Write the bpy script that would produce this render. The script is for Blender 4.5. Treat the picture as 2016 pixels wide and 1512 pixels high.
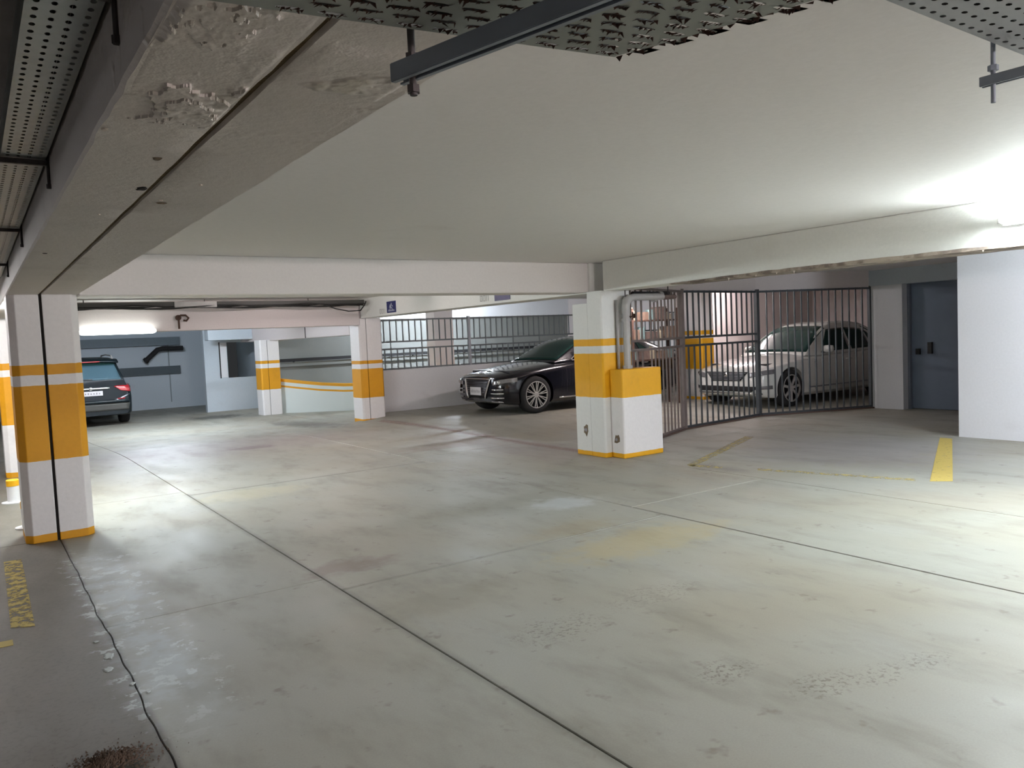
import bpy, bmesh, math, random
from mathutils import Vector, Matrix
from mathutils.bvhtree import BVHTree
random.seed(7)
scene = bpy.context.scene
COL = scene.collection
for o in list(bpy.data.objects):
    bpy.data.objects.remove(o, do_unlink=True)

# ------------------------------------------------------------------ camera
# world: +Y runs away along the long beams, +X to the right along the cross beam, Z up
YAW, PITCH, ROLL = math.radians(34.5), math.radians(3.453), math.radians(-2.551)
fw = Vector((math.sin(YAW)*math.cos(PITCH), math.cos(YAW)*math.cos(PITCH), -math.sin(PITCH)))
r0 = Vector((math.cos(YAW), -math.sin(YAW), 0)); u0 = r0.cross(fw)
rr = r0*math.cos(ROLL) + u0*math.sin(ROLL); uu = -r0*math.sin(ROLL) + u0*math.cos(ROLL)
cd = bpy.data.cameras.new('camera'); cam = bpy.data.objects.new('camera', cd); COL.objects.link(cam)
cam.matrix_world = Matrix(((rr.x, uu.x, -fw.x, 0), (rr.y, uu.y, -fw.y, 0), (rr.z, uu.z, -fw.z, 1.6), (0, 0, 0, 1)))
cd.sensor_width = 36; cd.lens = 36*1547/2016; cd.clip_start = 0.02; cd.clip_end = 200
scene.camera = cam
# ------------------------------------------------------------------ world and exposure
W = bpy.data.worlds.new('world'); scene.world = W; W.use_nodes = True
W.node_tree.nodes['Background'].inputs[0].default_value = (0.9, 0.95, 1.0, 1)
W.node_tree.nodes['Background'].inputs[1].default_value = 0.02
vs = scene.view_settings
cy = scene.cycles; cy.use_light_tree = False; cy.max_bounces = 6; cy.diffuse_bounces = 4; cy.glossy_bounces = 3; cy.transmission_bounces = 2; cy.caustics_reflective = False; cy.caustics_refractive = False
vs.view_transform = 'Standard'; vs.look = 'None'; vs.gamma = 1; vs.use_curve_mapping = False; vs.exposure = 0.52
COOL = (0.90, 1.0, 1.0); NEUT = (1.0, 0.97, 0.97); WARM = (1.0, 0.87, 0.86); BLUE = (0.82, 0.90, 1.0)
LAMP = 150.0          # radiance of a bare tube

# ------------------------------------------------------------------ materials
class NT:
    def __init__(s, name):
        s.m = bpy.data.materials.new(name); s.m.use_nodes = True
        s.t = s.m.node_tree; s.b = s.t.nodes['Principled BSDF']
        s.g = s.t.nodes.new('ShaderNodeNewGeometry')
    def n(s, ty, **k):
        x = s.t.nodes.new(ty)
        for a, v in k.items(): setattr(x, a, v)
        return x
    def l(s, a, b): s.t.links.new(a, b)
    def val(s, x, sock):
        if isinstance(x, (int, float)): sock.default_value = x
        elif isinstance(x, tuple): sock.default_value = (*x[:3], 1) if len(sock.default_value) == 4 else x
        else: s.l(x, sock)
    def math(s, op, a, b=0.0, c=None, clamp=False):
        x = s.n('ShaderNodeMath', operation=op, use_clamp=clamp)
        s.val(a, x.inputs[0]); s.val(b, x.inputs[1])
        if c is not None: s.val(c, x.inputs[2])
        return x.outputs[0]
    def mix(s, f, a, b, mode='MIX'):
        x = s.n('ShaderNodeMix', data_type='RGBA', blend_type=mode)
        s.val(f, x.inputs[0]); s.val(a, x.inputs[6]); s.val(b, x.inputs[7]); return x.outputs[2]
    def noise(s, scale, detail=3, rough=.5, vec=None, dist=0.0):
        x = s.n('ShaderNodeTexNoise'); x.inputs['Scale'].default_value = scale; x.inputs['Detail'].default_value = detail
        x.inputs['Roughness'].default_value = rough; x.inputs['Distortion'].default_value = dist
        s.l(vec if vec else s.g.outputs['Position'], x.inputs['Vector']); return x.outputs[0]
    def step(s, v, lo, hi):
        x = s.n('ShaderNodeMapRange', interpolation_type='SMOOTHSTEP'); s.val(v, x.inputs[0]); s.val(lo, x.inputs[1]); s.val(hi, x.inputs[2]); return x.outputs[0]
    def xyz(s):
        x = s.n('ShaderNodeSeparateXYZ'); s.l(s.g.outputs['Position'], x.inputs[0]); return x.outputs
    def bump(s, h, st, dist=.01):
        x = s.n('ShaderNodeBump'); x.inputs['Strength'].default_value = st; x.inputs['Distance'].default_value = dist
        s.l(h, x.inputs['Height']); s.l(x.outputs[0], s.b.inputs['Normal'])
    def out(s, col=None, rough=None, metal=None, coat=None):
        if col is not None: s.val(col, s.b.inputs['Base Color'])
        if rough is not None: s.val(rough, s.b.inputs['Roughness'])
        if metal is not None: s.val(metal, s.b.inputs['Metallic'])
        if coat is not None: s.b.inputs['Coat Weight'].default_value = coat
        return s.m

def simple(name, col, rough=.6, metal=0.0, var=.08, scale=12, coat=None, bump=0.0):
    k = NT(name); nz = k.noise(scale, 2)
    f = k.math('MULTIPLY_ADD', nz, 2*var, 1-var)
    c = k.mix(1.0, col, f, 'MULTIPLY')
    if bump: k.bump(k.noise(scale*6, 2), bump, .004)
    return k.out(c, rough, metal, coat)

def emit(name, col, st):
    m = bpy.data.materials.new(name); m.use_nodes = True; t = m.node_tree; t.nodes.clear()
    e = t.nodes.new('ShaderNodeEmission'); e.inputs[0].default_value = (*col, 1); e.inputs[1].default_value = st
    o = t.nodes.new('ShaderNodeOutputMaterial'); t.links.new(e.outputs[0], o.inputs[0]); return m

def plaster(name, col, stain=.12, bump=.25, stain_col=(.30, .24, .18), thr=.62):
    k = NT(name)
    big = k.noise(1.1, 3, .6); fine = k.noise(35, 2, .6)
    c = k.mix(k.math('MULTIPLY', k.step(big, thr, .85), stain*3, clamp=True), col, stain_col)
    f = k.math('MULTIPLY_ADD', fine, .10, .95); c = k.mix(1.0, c, f, 'MULTIPLY')
    k.bump(k.math('ADD', fine, k.math('MULTIPLY', k.noise(6, 1), 1.6)), bump, .006)
    return k.out(c, .75)

ORANGE = (.72, .33, .006)
YELLOW = (.80, .405, .004)
def banded(name, bands, base=(.82, .80, .80), orange=ORANGE):
    """painted column: list of (z0, z1) orange bands over white paint"""
    k = NT(name); z = k.math('ADD', k.xyz()[2], k.math('MULTIPLY_ADD', k.noise(9, 4), .012, -.006))
    m = None
    for a, b in bands:
        q = k.math('MULTIPLY', k.math('GREATER_THAN', z, a), k.math('LESS_THAN', z, b))
        m = q if m is None else k.math('ADD', m, q, clamp=True)
    fine = k.noise(30, 2); big = k.noise(2.3, 3, .6)
    wc = k.mix(k.math('MULTIPLY', k.step(big, .58, .85), .22), base, (.42, .40, .37))
    oc = k.mix(k.step(big, .5, .8), orange, tuple(v*.86 for v in orange))
    c = k.mix(m, wc, oc); c = k.mix(1.0, c, k.math('MULTIPLY_ADD', fine, .1, .95), 'MULTIPLY')
    k.bump(fine, .2, .005)
    return k.out(c, .55)

def floor_material(fx0, fx1, fy0, fy1):
    """the same worn concrete for every slab; stains, tone patches and crust are only wired in where they lie on that slab"""
    k = NT('worn_concrete_floor'); X, Y, Z = k.xyz()
    mp = k.n('ShaderNodeMapping'); mp.inputs['Scale'].default_value = (1.0, .42, 1.0); mp.inputs['Rotation'].default_value = (0, 0, .5)
    k.l(k.g.outputs['Position'], mp.inputs[0])
    big = k.noise(.55, 2, .55); mid = k.noise(2.6, 4, .62, mp.outputs[0]); fine = k.noise(22, 3, .65); grit = k.noise(110, 1, .5)
    c = k.mix(k.step(big, .35, .7), (.330, .332, .290), (.310, .290, .232))
    c = k.mix(k.math('MULTIPLY', k.step(mid, .46, .76), .62), c, (.205, .190, .155))
    c = k.mix(k.math('MULTIPLY', k.step(k.noise(1.3, 3, .6, mp.outputs[0]), .56, .75), .45), c, (.42, .43, .40))
    c = k.mix(k.math('MULTIPLY', k.step(k.noise(5.2, 3, .7), .60, .75), .6), c, (.15, .125, .095))
    c = k.mix(k.math('MULTIPLY', k.step(fine, .66, .8), .5), c, (.13, .115, .09))
    c = k.mix(1.0, c, k.math('MULTIPLY_ADD', grit, .16, .92), 'MULTIPLY')
    warp = k.math('MULTIPLY_ADD', k.noise(5.5, 3, .65), 1.5, -.75)
    speck = k.step(k.noise(38, 2, .7), .50, .64)
    for (sx, sy, rx, ry, col, st) in [
            (3.62, 12.78, .42, .26, (.06, .032, .028), .8), (4.55, 5.84, .38, .33, (.55, .60, .62), .55),
            (2.15, 5.30, .42, .22, (.17, .115, .09), .6), (5.6, 10.3, .75, .35, (.20, .14, .10), .5),
            (4.15, 4.35, .95, .38, (.40, .33, .17), .55), (4.0, 5.0, .55, .22, (.30, .235, .12), .35),
            (2.45, 8.75, .75, .4, (.43, .39, .26), .5), (2.55, 3.35, .34, .2, (.13, .115, .09), -.55), (2.3, 4.2, .5, .25, (.2, .18, .13), .35), (3.3, 3.4, .4, .2, (.17, .155, .12), -.5),
            (2.78, 2.42, .24, .12, (.10, .08, .06), -.6), (3.02, 2.05, .26, .12, (.10, .08, .055), -.6), (3.3, 1.95, .2, .1, (.10, .08, .06), -.5), (3.6, 1.9, .15, .1, (.12, .1, .08), -.6),
            (7.0, 3.4, .35, 1.0, (.33, .30, .24), .45), (6.9, 6.1, .25, .45, (.18, .18, .16), .5),
            (6.4, 9.5, .7, 2.6, (.27, .225, .205), .5), (3.2, 13.4, 3.0, 1.5, (.285, .245, .24), .55),
            (5.3, 21.8, .9, .7, (.06, .06, .05), .8), (6.0, 16.9, .55, 2.4, (.07, .065, .055), .65),  # second entry: long darker floor patch left of the far columns
            (9.0, 5.6, 1.6, 1.5, (.33, .32, .34), .5)]:
        if sx+1.9*rx < fx0 or sx-1.9*rx > fx1 or sy+1.9*ry < fy0 or sy-1.9*ry > fy1: continue
        dx = k.math('DIVIDE', k.math('SUBTRACT', X, sx), rx); dy = k.math('DIVIDE', k.math('SUBTRACT', Y, sy), ry)
        d = k.math('SQRT', k.math('ADD', k.math('MULTIPLY', dx, dx), k.math('MULTIPLY', dy, dy)))
        f_ = k.math('MULTIPLY', k.step(k.math('ADD', d, warp), 1.15, .35), abs(st)); c = k.mix(k.math('MULTIPLY', f_, speck) if st < 0 else f_, c, col)
    # dirt beside the joints
    for jx, wd, col, st, y0, y1 in [(.545, .03, (.04, .035, .028), .75, -20, 7.9), (1.89, .055, (.12, .12, .10), .5, -20, 9.3), (4.87, .03, (.13, .13, .115), .5, -20, 5.4), (6.75, .16, (.16, .095, .075), .8, 7.9, 14.6)]:
        if jx+.3 < fx0 or jx-.3 > fx1 or y0 > fy1 or y1 < fy0: continue
        d = k.math('ABSOLUTE', k.math('SUBTRACT', X, jx)); d = k.math('ADD', d, k.math('MULTIPLY', warp, wd*.5))
        q = k.math('MULTIPLY', k.step(d, wd, 0.0), k.math('MULTIPLY', k.math('GREATER_THAN', Y, y0), k.math('LESS_THAN', Y, y1)))
        c = k.mix(k.math('MULTIPLY', q, st), c, col)
    for jy, wd, x0, x1 in [(4.82, .035, 1.89, 4.87), (9.18, .05, 1.89, 4.87)]:
        if jy+.2 < fy0 or jy-.2 > fy1 or x0 > fx1-.01 or x1 < fx0+.01: continue
        d = k.math('ABSOLUTE', k.math('SUBTRACT', Y, jy)); d = k.math('ADD', d, k.math('MULTIPLY', warp, wd*.5))
        q = k.math('MULTIPLY', k.step(d, wd, 0.0), k.math('MULTIPLY', k.math('GREATER_THAN', X, x0), k.math('LESS_THAN', X, x1)))
        c = k.mix(k.math('MULTIPLY', q, .45), c, (.14, .14, .115))
    if fx0 < .56 or (fx1 < 2 and fy0 < 8 and fy1 > 3):
        # the bay left of the expansion joint is dirtier
        left = k.step(k.math('ADD', X, k.math('MULTIPLY', warp, .03)), .60, .50)
        c = k.mix(k.math('MULTIPLY', left, .80), c, (.085, .070, .054))
        c = k.mix(k.math('MULTIPLY', k.math('MULTIPLY', left, speck), .25), c, (.05, .04, .03))
        # mineral crust that leaked out beside the expansion joint
        ex = k.math('ABSOLUTE', k.math('SUBTRACT', X, .70)); near = k.step(k.math('ADD', ex, k.math('MULTIPLY', warp, .16)), .26, .06)
        along = k.math('MULTIPLY', k.step(Y, 3.2, 4.2), k.step(Y, 7.6, 6.6))
        pat = k.step(k.noise(3.4, 4, .68), .40, .62)
        c = k.mix(k.math('MULTIPLY', k.math('MULTIPLY', near, along), k.math('MULTIPLY_ADD', pat, .5, .36)), c, (.50, .56, .58))
        crk = k.step(k.math('ADD', ex, k.math('MULTIPLY', warp, .10)), .30, .16)
        c = k.mix(k.math('MULTIPLY', k.math('MULTIPLY', crk, k.step(k.noise(6.5, 4, .7), .56, .60)), k.math('MULTIPLY', along, .75)), c, (.62, .68, .68))
    k.bump(fine, .12, .004)
    rgh = k.math('MULTIPLY_ADD', mid, .40, .36)
    return k.out(c, rgh)

M = {}
M['joint'] = simple('joint_dirt', (.035, .032, .026), .95, bump=.4)
M['ceil'] = plaster('ceiling_paint', (.80, .775, .765), .05, .12)
M['beam'] = plaster('beam_paint', (.80, .77, .76), .08, .2)
M['beam_white'] = plaster('beam_white_paint', (.80, .81, .78), .08, .3)
M['wall'] = plaster('white_wall_paint', (.76, .77, .80), .06, .12)
M['wall_blue'] = plaster('bluish_wall_paint', (.55, .62, .68), .08, .15)
M['wall_grey'] = plaster('grey_ramp_wall', (.20, .21, .20), .15, .3, (.2, .2, .19))
M['wall_pink'] = plaster('pinkish_wall_paint', (.68, .62, .615), .05, .15)
M['dark'] = simple('black_void', (.012, .012, .014), .8)
M['filler'] = simple('joint_filler_black', (.012, .010, .009), .9)
M['filler_rust'] = simple('joint_filler_brown', (.16, .115, .06), .95, var=.5, scale=20, bump=.5)
M['steel'] = simple('galvanised_steel', (.34, .37, .37), .38, .85, .15, 25)
M['strut'] = simple('painted_strut_steel', (.28, .32, .38), .5, .2, .1)
M['rod'] = simple('rusty_rod', (.085, .075, .075), .6, .5, .3, 40)
M['tray_grey'] = simple('grey_tray_paint', (.30, .325, .305), .55, .1, .12)
M['tray_lilac'] = simple('pale_tray_paint', (.36, .38, .41), .5, .1, .08)
M['burr'] = simple('rust_burr', (.045, .018, .012), .9, 0, .5, 60)
M['cable'] = simple('black_cable', (.016, .015, .014), .55)
M['fence'] = simple('dark_fence_steel', (.075, .085, .095), .5, .35, .15)
M['fence_brown'] = simple('brown_fence_steel', (.20, .165, .155), .55, .2, .2)
M['fence_grey'] = simple('grey_fence_steel', (.13, .145, .15), .5, .3, .12)
M['pipe'] = simple('grey_pipe_paint', (.40, .39, .38), .5, .1, .15)
M['pipe_brown'] = simple('brown_pipe', (.16, .115, .10), .55, .2, .3)
M['pipe_white'] = simple('white_pipe_paint', (.75, .74, .76), .4)
M['rust'] = simple('rusty_metal', (.075, .04, .028), .8, .2, .5, 30, bump=.3)
M['chip'] = simple('chipped_plaster', (.20, .15, .10), .95, 0, .6, 60, bump=1.0)
M['flake'] = simple('paint_flake', (.74, .66, .60), .7, 0, .1)
M['door'] = simple('steel_blue_door_paint', (.16, .20, .27), .4, .1, .12, 3)
M['door_frame'] = simple('door_frame_grey', (.22, .25, .30), .5)
M['chrome'] = simple('chrome', (.80, .80, .82), .12, 1.0, .02)
M['alloy'] = simple('alloy_wheel_silver', (.52, .51, .49), .35, .35, .05)
M['tyre'] = simple('tyre_rubber', (.014, .014, .015), .8, bump=.1)
M['black_paint'] = simple('black_car_paint', (.005, .005, .009), .14, 0, .02, coat=.35)
M['white_paint'] = simple('white_car_paint', (.66, .68, .66), .22, 0, .02, coat=1.0)
M['suv_paint'] = simple('dark_teal_car_paint', (.006, .012, .016), .34, 0, .02)
M['plastic'] = simple('black_plastic', (.012, .012, .013), .5)
M['grey_plastic'] = simple('grey_plastic', (.055, .055, .05), .6)
M['glass'] = simple('tinted_glass', (.014, .038, .034), .08, 0, .02)
M['glass_suv'] = simple('tinted_glass_suv', (.07, .13, .165), .10, 0, .02)
M['suv_paint'].node_tree.nodes['Principled BSDF'].inputs['Specular IOR Level'].default_value = .22
for g_ in ('glass', 'glass_suv'): M[g_].node_tree.nodes['Principled BSDF'].inputs['Specular IOR Level'].default_value = .12
M['lens'] = simple('headlight_lens', (.32, .32, .34), .08, .5, .2, 30, coat=1.0)
M['red_lens'] = simple('tail_light_lens', (.42, .012, .02), .2, 0, .1, coat=1.0)
M['grille'] = simple('grille_dark', (.018, .018, .022), .35, .5)
M['grille_light'] = simple('grille_grey_chrome', (.30, .32, .36), .3, .8)
M['grille_dim'] = simple('grille_slat_dark', (.07, .07, .08), .3, .7)
M['plate'] = simple('licence_plate_white', (.70, .68, .70), .5, 0, .05)
M['plate_ink'] = simple('licence_plate_ink', (.30, .28, .30), .6)
M['sign_blue'] = simple('sign_blue', (.020, .028, .13), .5)
M['sign_white'] = simple('sign_white', (.40, .42, .50), .5)
M['stencil'] = simple('faded_stencil', (.42, .41, .40), .8, 0, .3)
M['net_teal'] = simple('teal_plastic', (.16, .24, .24), .5)
M['card'] = simple('brown_cardboard', (.17, .115, .085), .9, 0, .2)
M['beige'] = simple('beige_plastic', (.48, .42, .30), .6)
M['dirt'] = simple('brown_dirt', (.085, .055, .038), .95, 0, .6, 60, bump=.8)

def worn_paint(name, col, thr):
    k = NT(name); nz = k.noise(14, 6, .75)
    k.out(col, .7); k.l(k.step(nz, thr+.06, thr-.06), k.b.inputs['Alpha']); return k.m
M['line'] = worn_paint('worn_yellow_paint', (.52, .40, .10), .63)
M['line_worn'] = worn_paint('broken_yellow_paint', (.50, .38, .09), .52)
M['line_faint'] = worn_paint('faint_yellow_paint', (.50, .41, .15), .50)

# ------------------------------------------------------------------ mesh helpers
class MB:
    def __init__(s): s.v = []; s.f = []
    def add(s, vs, fs):
        o = len(s.v); s.v += [tuple(p) for p in vs]; s.f += [tuple(i+o for i in q) for q in fs]; return s
    def box(s, x0, y0, z0, x1, y1, z1):
        return s.add([(x0,y0,z0),(x1,y0,z0),(x1,y1,z0),(x0,y1,z0),(x0,y0,z1),(x1,y0,z1),(x1,y1,z1),(x0,y1,z1)],
                     [(0,3,2,1),(4,5,6,7),(0,1,5,4),(1,2,6,5),(2,3,7,6),(3,0,4,7)])
    def bar(s, a, b, w, h=None, up=(0,0,1)):
        a = Vector(a); b = Vector(b); h = h or w; d = (b-a).normalized(); up = Vector(up)
        if abs(d.dot(up)) > .95: up = Vector((1,0,0))
        x = d.cross(up).normalized()*(w/2); y = x.cross(d).normalized()*(h/2)
        vs = [a-x-y, a+x-y, a+x+y, a-x+y, b-x-y, b+x-y, b+x+y, b-x+y]
        return s.add(vs, [(0,1,2,3),(7,6,5,4),(0,4,5,1),(1,5,6,2),(2,6,7,3),(3,7,4,0)])
    def prism(s, poly, z0, z1):
        n = len(poly); a = sum(poly[i][0]*poly[(i+1)%n][1]-poly[(i+1)%n][0]*poly[i][1] for i in range(n))
        if a < 0: poly = poly[::-1]
        vs = [(x,y,z0) for x,y in poly]+[(x,y,z1) for x,y in poly]
        return s.add(vs, [tuple(range(n-1,-1,-1)), tuple(range(n,2*n))]+[(i,(i+1)%n,n+(i+1)%n,n+i) for i in range(n)])
    def tube(s, pts, r, n=10, cap=True):
        pts = [Vector(p) for p in pts]; rs = r if isinstance(r, (list, tuple)) else [r]*len(pts); rings = []; ref = None
        for i, p in enumerate(pts):
            d = (pts[min(i+1, len(pts)-1)]-pts[max(i-1, 0)]).normalized()
            if ref is None: ref = Vector((0,0,1)) if abs(d.z) < .9 else Vector((1,0,0))
            x = d.cross(ref).normalized(); y = x.cross(d).normalized(); ref = y
            rings.append([p+x*math.cos(2*math.pi*k/n)*rs[i]+y*math.sin(2*math.pi*k/n)*rs[i] for k in range(n)])
        vs = [q for rg in rings for q in rg]; fs = []
        for i in range(len(pts)-1):
            for k in range(n): fs.append((i*n+k, i*n+(k+1)%n, (i+1)*n+(k+1)%n, (i+1)*n+k))
        if cap: fs += [tuple(range(n-1,-1,-1)), tuple(range((len(pts)-1)*n, len(pts)*n))]
        return s.add(vs, fs)
    def lathe(s, prof, c, axis='y', n=24):
        """prof: (radius, offset along axis)"""
        vs = []; fs = []; m = len(prof)
        for k in range(n):
            a = 2*math.pi*k/n
            for r, t in prof:
                u, v = r*math.cos(a), r*math.sin(a)
                vs.append({'y': (c[0]+u, c[1]+t, c[2]+v), 'z': (c[0]+u, c[1]+v, c[2]+t), 'x': (c[0]+t, c[1]+u, c[2]+v)}[axis])
        for k in range(n):
            for j in range(m-1): fs.append((k*m+j, ((k+1)%n)*m+j, ((k+1)%n)*m+j+1, k*m+j+1))
        return s.add(vs, fs)
    def grid(s, rows):
        n = len(rows[0]); vs = [p for r in rows for p in r]
        return s.add(vs, [(i*n+j, i*n+j+1, (i+1)*n+j+1, (i+1)*n+j) for i in range(len(rows)-1) for j in range(n-1)])
    def mesh(s, name, mat, smooth=False, angle=None, fix=False):
        me = bpy.data.meshes.new(name); me.from_pydata(s.v, [], s.f); me.materials.append(mat)
        if fix:
            bm = bmesh.new(); bm.from_mesh(me); bmesh.ops.remove_doubles(bm, verts=bm.verts, dist=1e-5)
            bmesh.ops.recalc_face_normals(bm, faces=bm.faces); bm.to_mesh(me); bm.free()
        if smooth:
            for p in me.polygons: p.use_smooth = True
            if angle: me.set_sharp_from_angle(angle=math.radians(angle))
        me.update(); return me
    def build(s, name, mat, parent=None, **k): return link(name, s.mesh(name, mat, **k), parent)
def link(name, me, parent=None):
    o = bpy.data.objects.new(name, me); COL.objects.link(o)
    if parent is not None: o.parent = parent; o.matrix_parent_inverse = Matrix.Identity(4)
    return o
def empty(name, loc=(0,0,0), rz=0):
    o = bpy.data.objects.new(name, None); COL.objects.link(o); o.location = loc; o.rotation_euler = (0,0,rz); o.empty_display_size = .2; return o
def tag(o, label, cat, group=None):
    o['label'] = label; o['category'] = cat
    if group: o['group'] = group
    return o
def struct(o, label=None):
    o['kind'] = 'structure'
    if label: o['label'] = label
    return o
def bevel(o, w, seg=2):
    m = o.modifiers.new('bevel', 'BEVEL'); m.width = w; m.segments = seg; m.limit_method = 'ANGLE'; return o
def sstep(a, b, x):
    t = max(0, min(1, (x-a)/(b-a))); return t*t*(3-2*t)

# ------------------------------------------------------------------ ground height
def zf(x, y):
    low = -.20*sstep(12.8, 19.5, y); high = .08*sstep(9.0, 13.0, y)
    if y > 15.6: high = low
    t = sstep(6.35, 7.15, x); return low*(1-t)+high*t

# ------------------------------------------------------------------ floor: sub-base with poured slabs
fb = MB(); fb.box(-8, -10, -.45, 20, 29, -.40); floor = struct(fb.build('floor', M['joint']), 'worn grey concrete garage floor poured in slabs')
def slab(x0, x1, y0, y1, gx=.007, gy=.006, wig=0.0):
    nx = max(1, int((x1-x0)/.6)) if y1 > 8.5 else 1; ny = max(1, int((y1-y0)/.6)) if (y1 > 8.5 or wig) else 1
    if wig: ny = int((y1-y0)/.07)
    X0, X1, Y0, Y1 = x0+gx, x1-gx, y0+gy, y1-gy; rows = []; c = .006
    def ed(x, y, side):
        if not wig: return 0
        a = .55; s = math.sin(y*3.1)*.004+math.sin(y*7.7+1)*.004+math.sin(y*19+2)*.003
        return s*sstep(8, 5.5, y)*wig*(1 if side else 0)
    m = MB()
    ys = [Y0+(Y1-Y0)*j/ny for j in range(ny+1)]; xs = [X0+(X1-X0)*i/nx for i in range(nx+1)]
    top = []
    for y in ys:
        row = []
        for x in xs:
            dx = 0
            if wig: dx = ed(x, y, abs(x-.545) < .03)
            row.append((x+dx, y, zf(x, y)))
        top.append(row)
    def rim(dz, e): # outline ring
        L = [(p[0], p[1]-e, p[2]-dz) for p in top[0]]
        R_ = [(r[-1][0]+e, r[-1][1], r[-1][2]-dz) for r in top]
        T = [(p[0], p[1]+e, p[2]-dz) for p in reversed(top[-1])]
        Lf = [(r[0][0]-e, r[0][1], r[0][2]-dz) for r in reversed(top)]
        return L+R_+T+Lf
    m.grid(top)
    a, b, d = rim(0, 0), rim(.004, .003), rim(.05, .003); n = len(a)
    m.add(a+b+d, [((i+1)%n, i, n+i, n+(i+1)%n) for i in range(n)]+[(n+(i+1)%n, n+i, 2*n+i, 2*n+(i+1)%n) for i in range(n)])
    return m.build('concrete_slab', floor_material(x0, x1, y0, y1), floor, fix=False)
for x0, x1, cuts, wig in [(-8, .545, (-10, 0.6, 7.95, 15.0, 28.5), 1), (.545, 1.89, (-10, -.6, 5.12, 9.45, 14.8, 28.5), 1),
                          (1.89, 4.87, (-10, .3, 4.82, 9.18, 14.6, 21, 28.5), 0), (4.87, 6.75, (-10, .8, 5.25, 9.6, 14.6, 21, 28.5), 0),
                          (6.75, 10.75, (-10, 2.0, 7.9, 15.6, 22, 28.5), 0), (10.75, 19.5, (-10, 2.0, 8.4, 15.6, 22, 28.5), 0)]:
    for a, b in zip(cuts[:-1], cuts[1:]): slab(x0, x1, a, b, gx=.005 if wig else .009, wig=wig)

# ------------------------------------------------------------------ ceiling and walls
c = MB(); c.box(-8, -10, 2.5, 20, 15.7, 2.75); c.box(-8, 15.7, 2.5, 7.1, 29, 2.75); ceiling = struct(c.build('ceiling', M['ceil']), 'low painted concrete ceiling')
c = MB(); c.box(7.1, 15.7, 3.3, 20, 29, 3.5); struct(c.build('ceiling', M['ceil']), 'higher ceiling above the ramp hall')
def wall(name, a, b, c_, d, z0, z1, mat, label=None): 
    m = MB(); m.box(a, c_, z0, b, d, z1); return struct(m.build(name, mat), label)
wall('wall_left', -8.2, -8, -10, 29, -.4, 2.6, M['wall'])
wall('wall_front', -8.2, 20, -10.2, -10, -.4, 2.6, M['wall'])
wall('wall_back', -8.2, 7.0, 27.0, 27.2, -.4, 2.6, M['wall_blue'], 'bluish white back wall behind the parked SUV')
wall('wall_right', 10.8, 14.2, -10, 5.23, -.05, 2.5, M['wall'], 'white wall block at the right edge')
wall('wall_far_right', 18.6, 18.8, 5, 29, -.4, 3.4, M['wall_pink'])
wall('wall_car_bay', 13.62, 18.7, 12.75, 12.95, -.05, 2.5, M['wall_pink'], 'pinkish wall behind the white sedan')
wall('wall_ramp', 7.25, 18.7, 23.2, 23.4, -.4, 3.4, M['wall_grey'], 'grey wall of the ramp hall')
m = MB(); m.box(6.95, 23.12, 2.30, 18.7, 23.2, 3.3); struct(m.build('trim_1', M['wall']), 'white upper band of the ramp hall wall')
m = MB(); m.box(7.1, 15.7, 2.5, 20, 15.8, 3.3); struct(m.build('wall_ramp_header', M['beam']))
# wall beside the blue door, with the door and its frame
wall('wall_door_side', 13.54, 14.0, 7.5, 8.12, -.05, 2.5, M['wall'], 'white wall stub between the gate and the blue door')
m = MB(); m.box(13.72, 5.23, 2.36, 14.0, 7.5, 2.5); struct(m.build('wall_door_head', M['wall']))
door = MB(); door.box(13.76, 5.3, .01, 13.82, 7.46, 2.32); door = struct(bevel(door.build('door_1', M['door']), .006), 'dark steel blue metal door')
m = MB(); m.box(13.745, 6.36, .01, 13.757, 6.38, 2.32); m.build('door_seam', M['dark'], door)
for (yy, zz, hh) in [(7.33, 1.02, .10), (7.12, 1.08, .20)]:
    m = MB(); m.box(13.71, yy-.035, zz-hh/2, 13.76, yy+.035, zz+hh/2); m.build('door_handle', M['plastic'], door)
m = MB(); m.box(13.50, 5.24, 2.22, 13.85, 8.12, 2.5); struct(m.build('trim_5', M['wall_blue']), 'painted header above the blue door')
m = MB(); m.box(13.70, 7.46, 0, 13.84, 7.52, 2.36); m.box(13.70, 5.24, 0, 13.84, 5.30, 2.36); m.box(13.70, 5.24, 2.32, 13.84, 7.52, 2.38); struct(m.build('trim_2', M['door_frame']), 'grey steel frame of the blue door')

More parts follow.
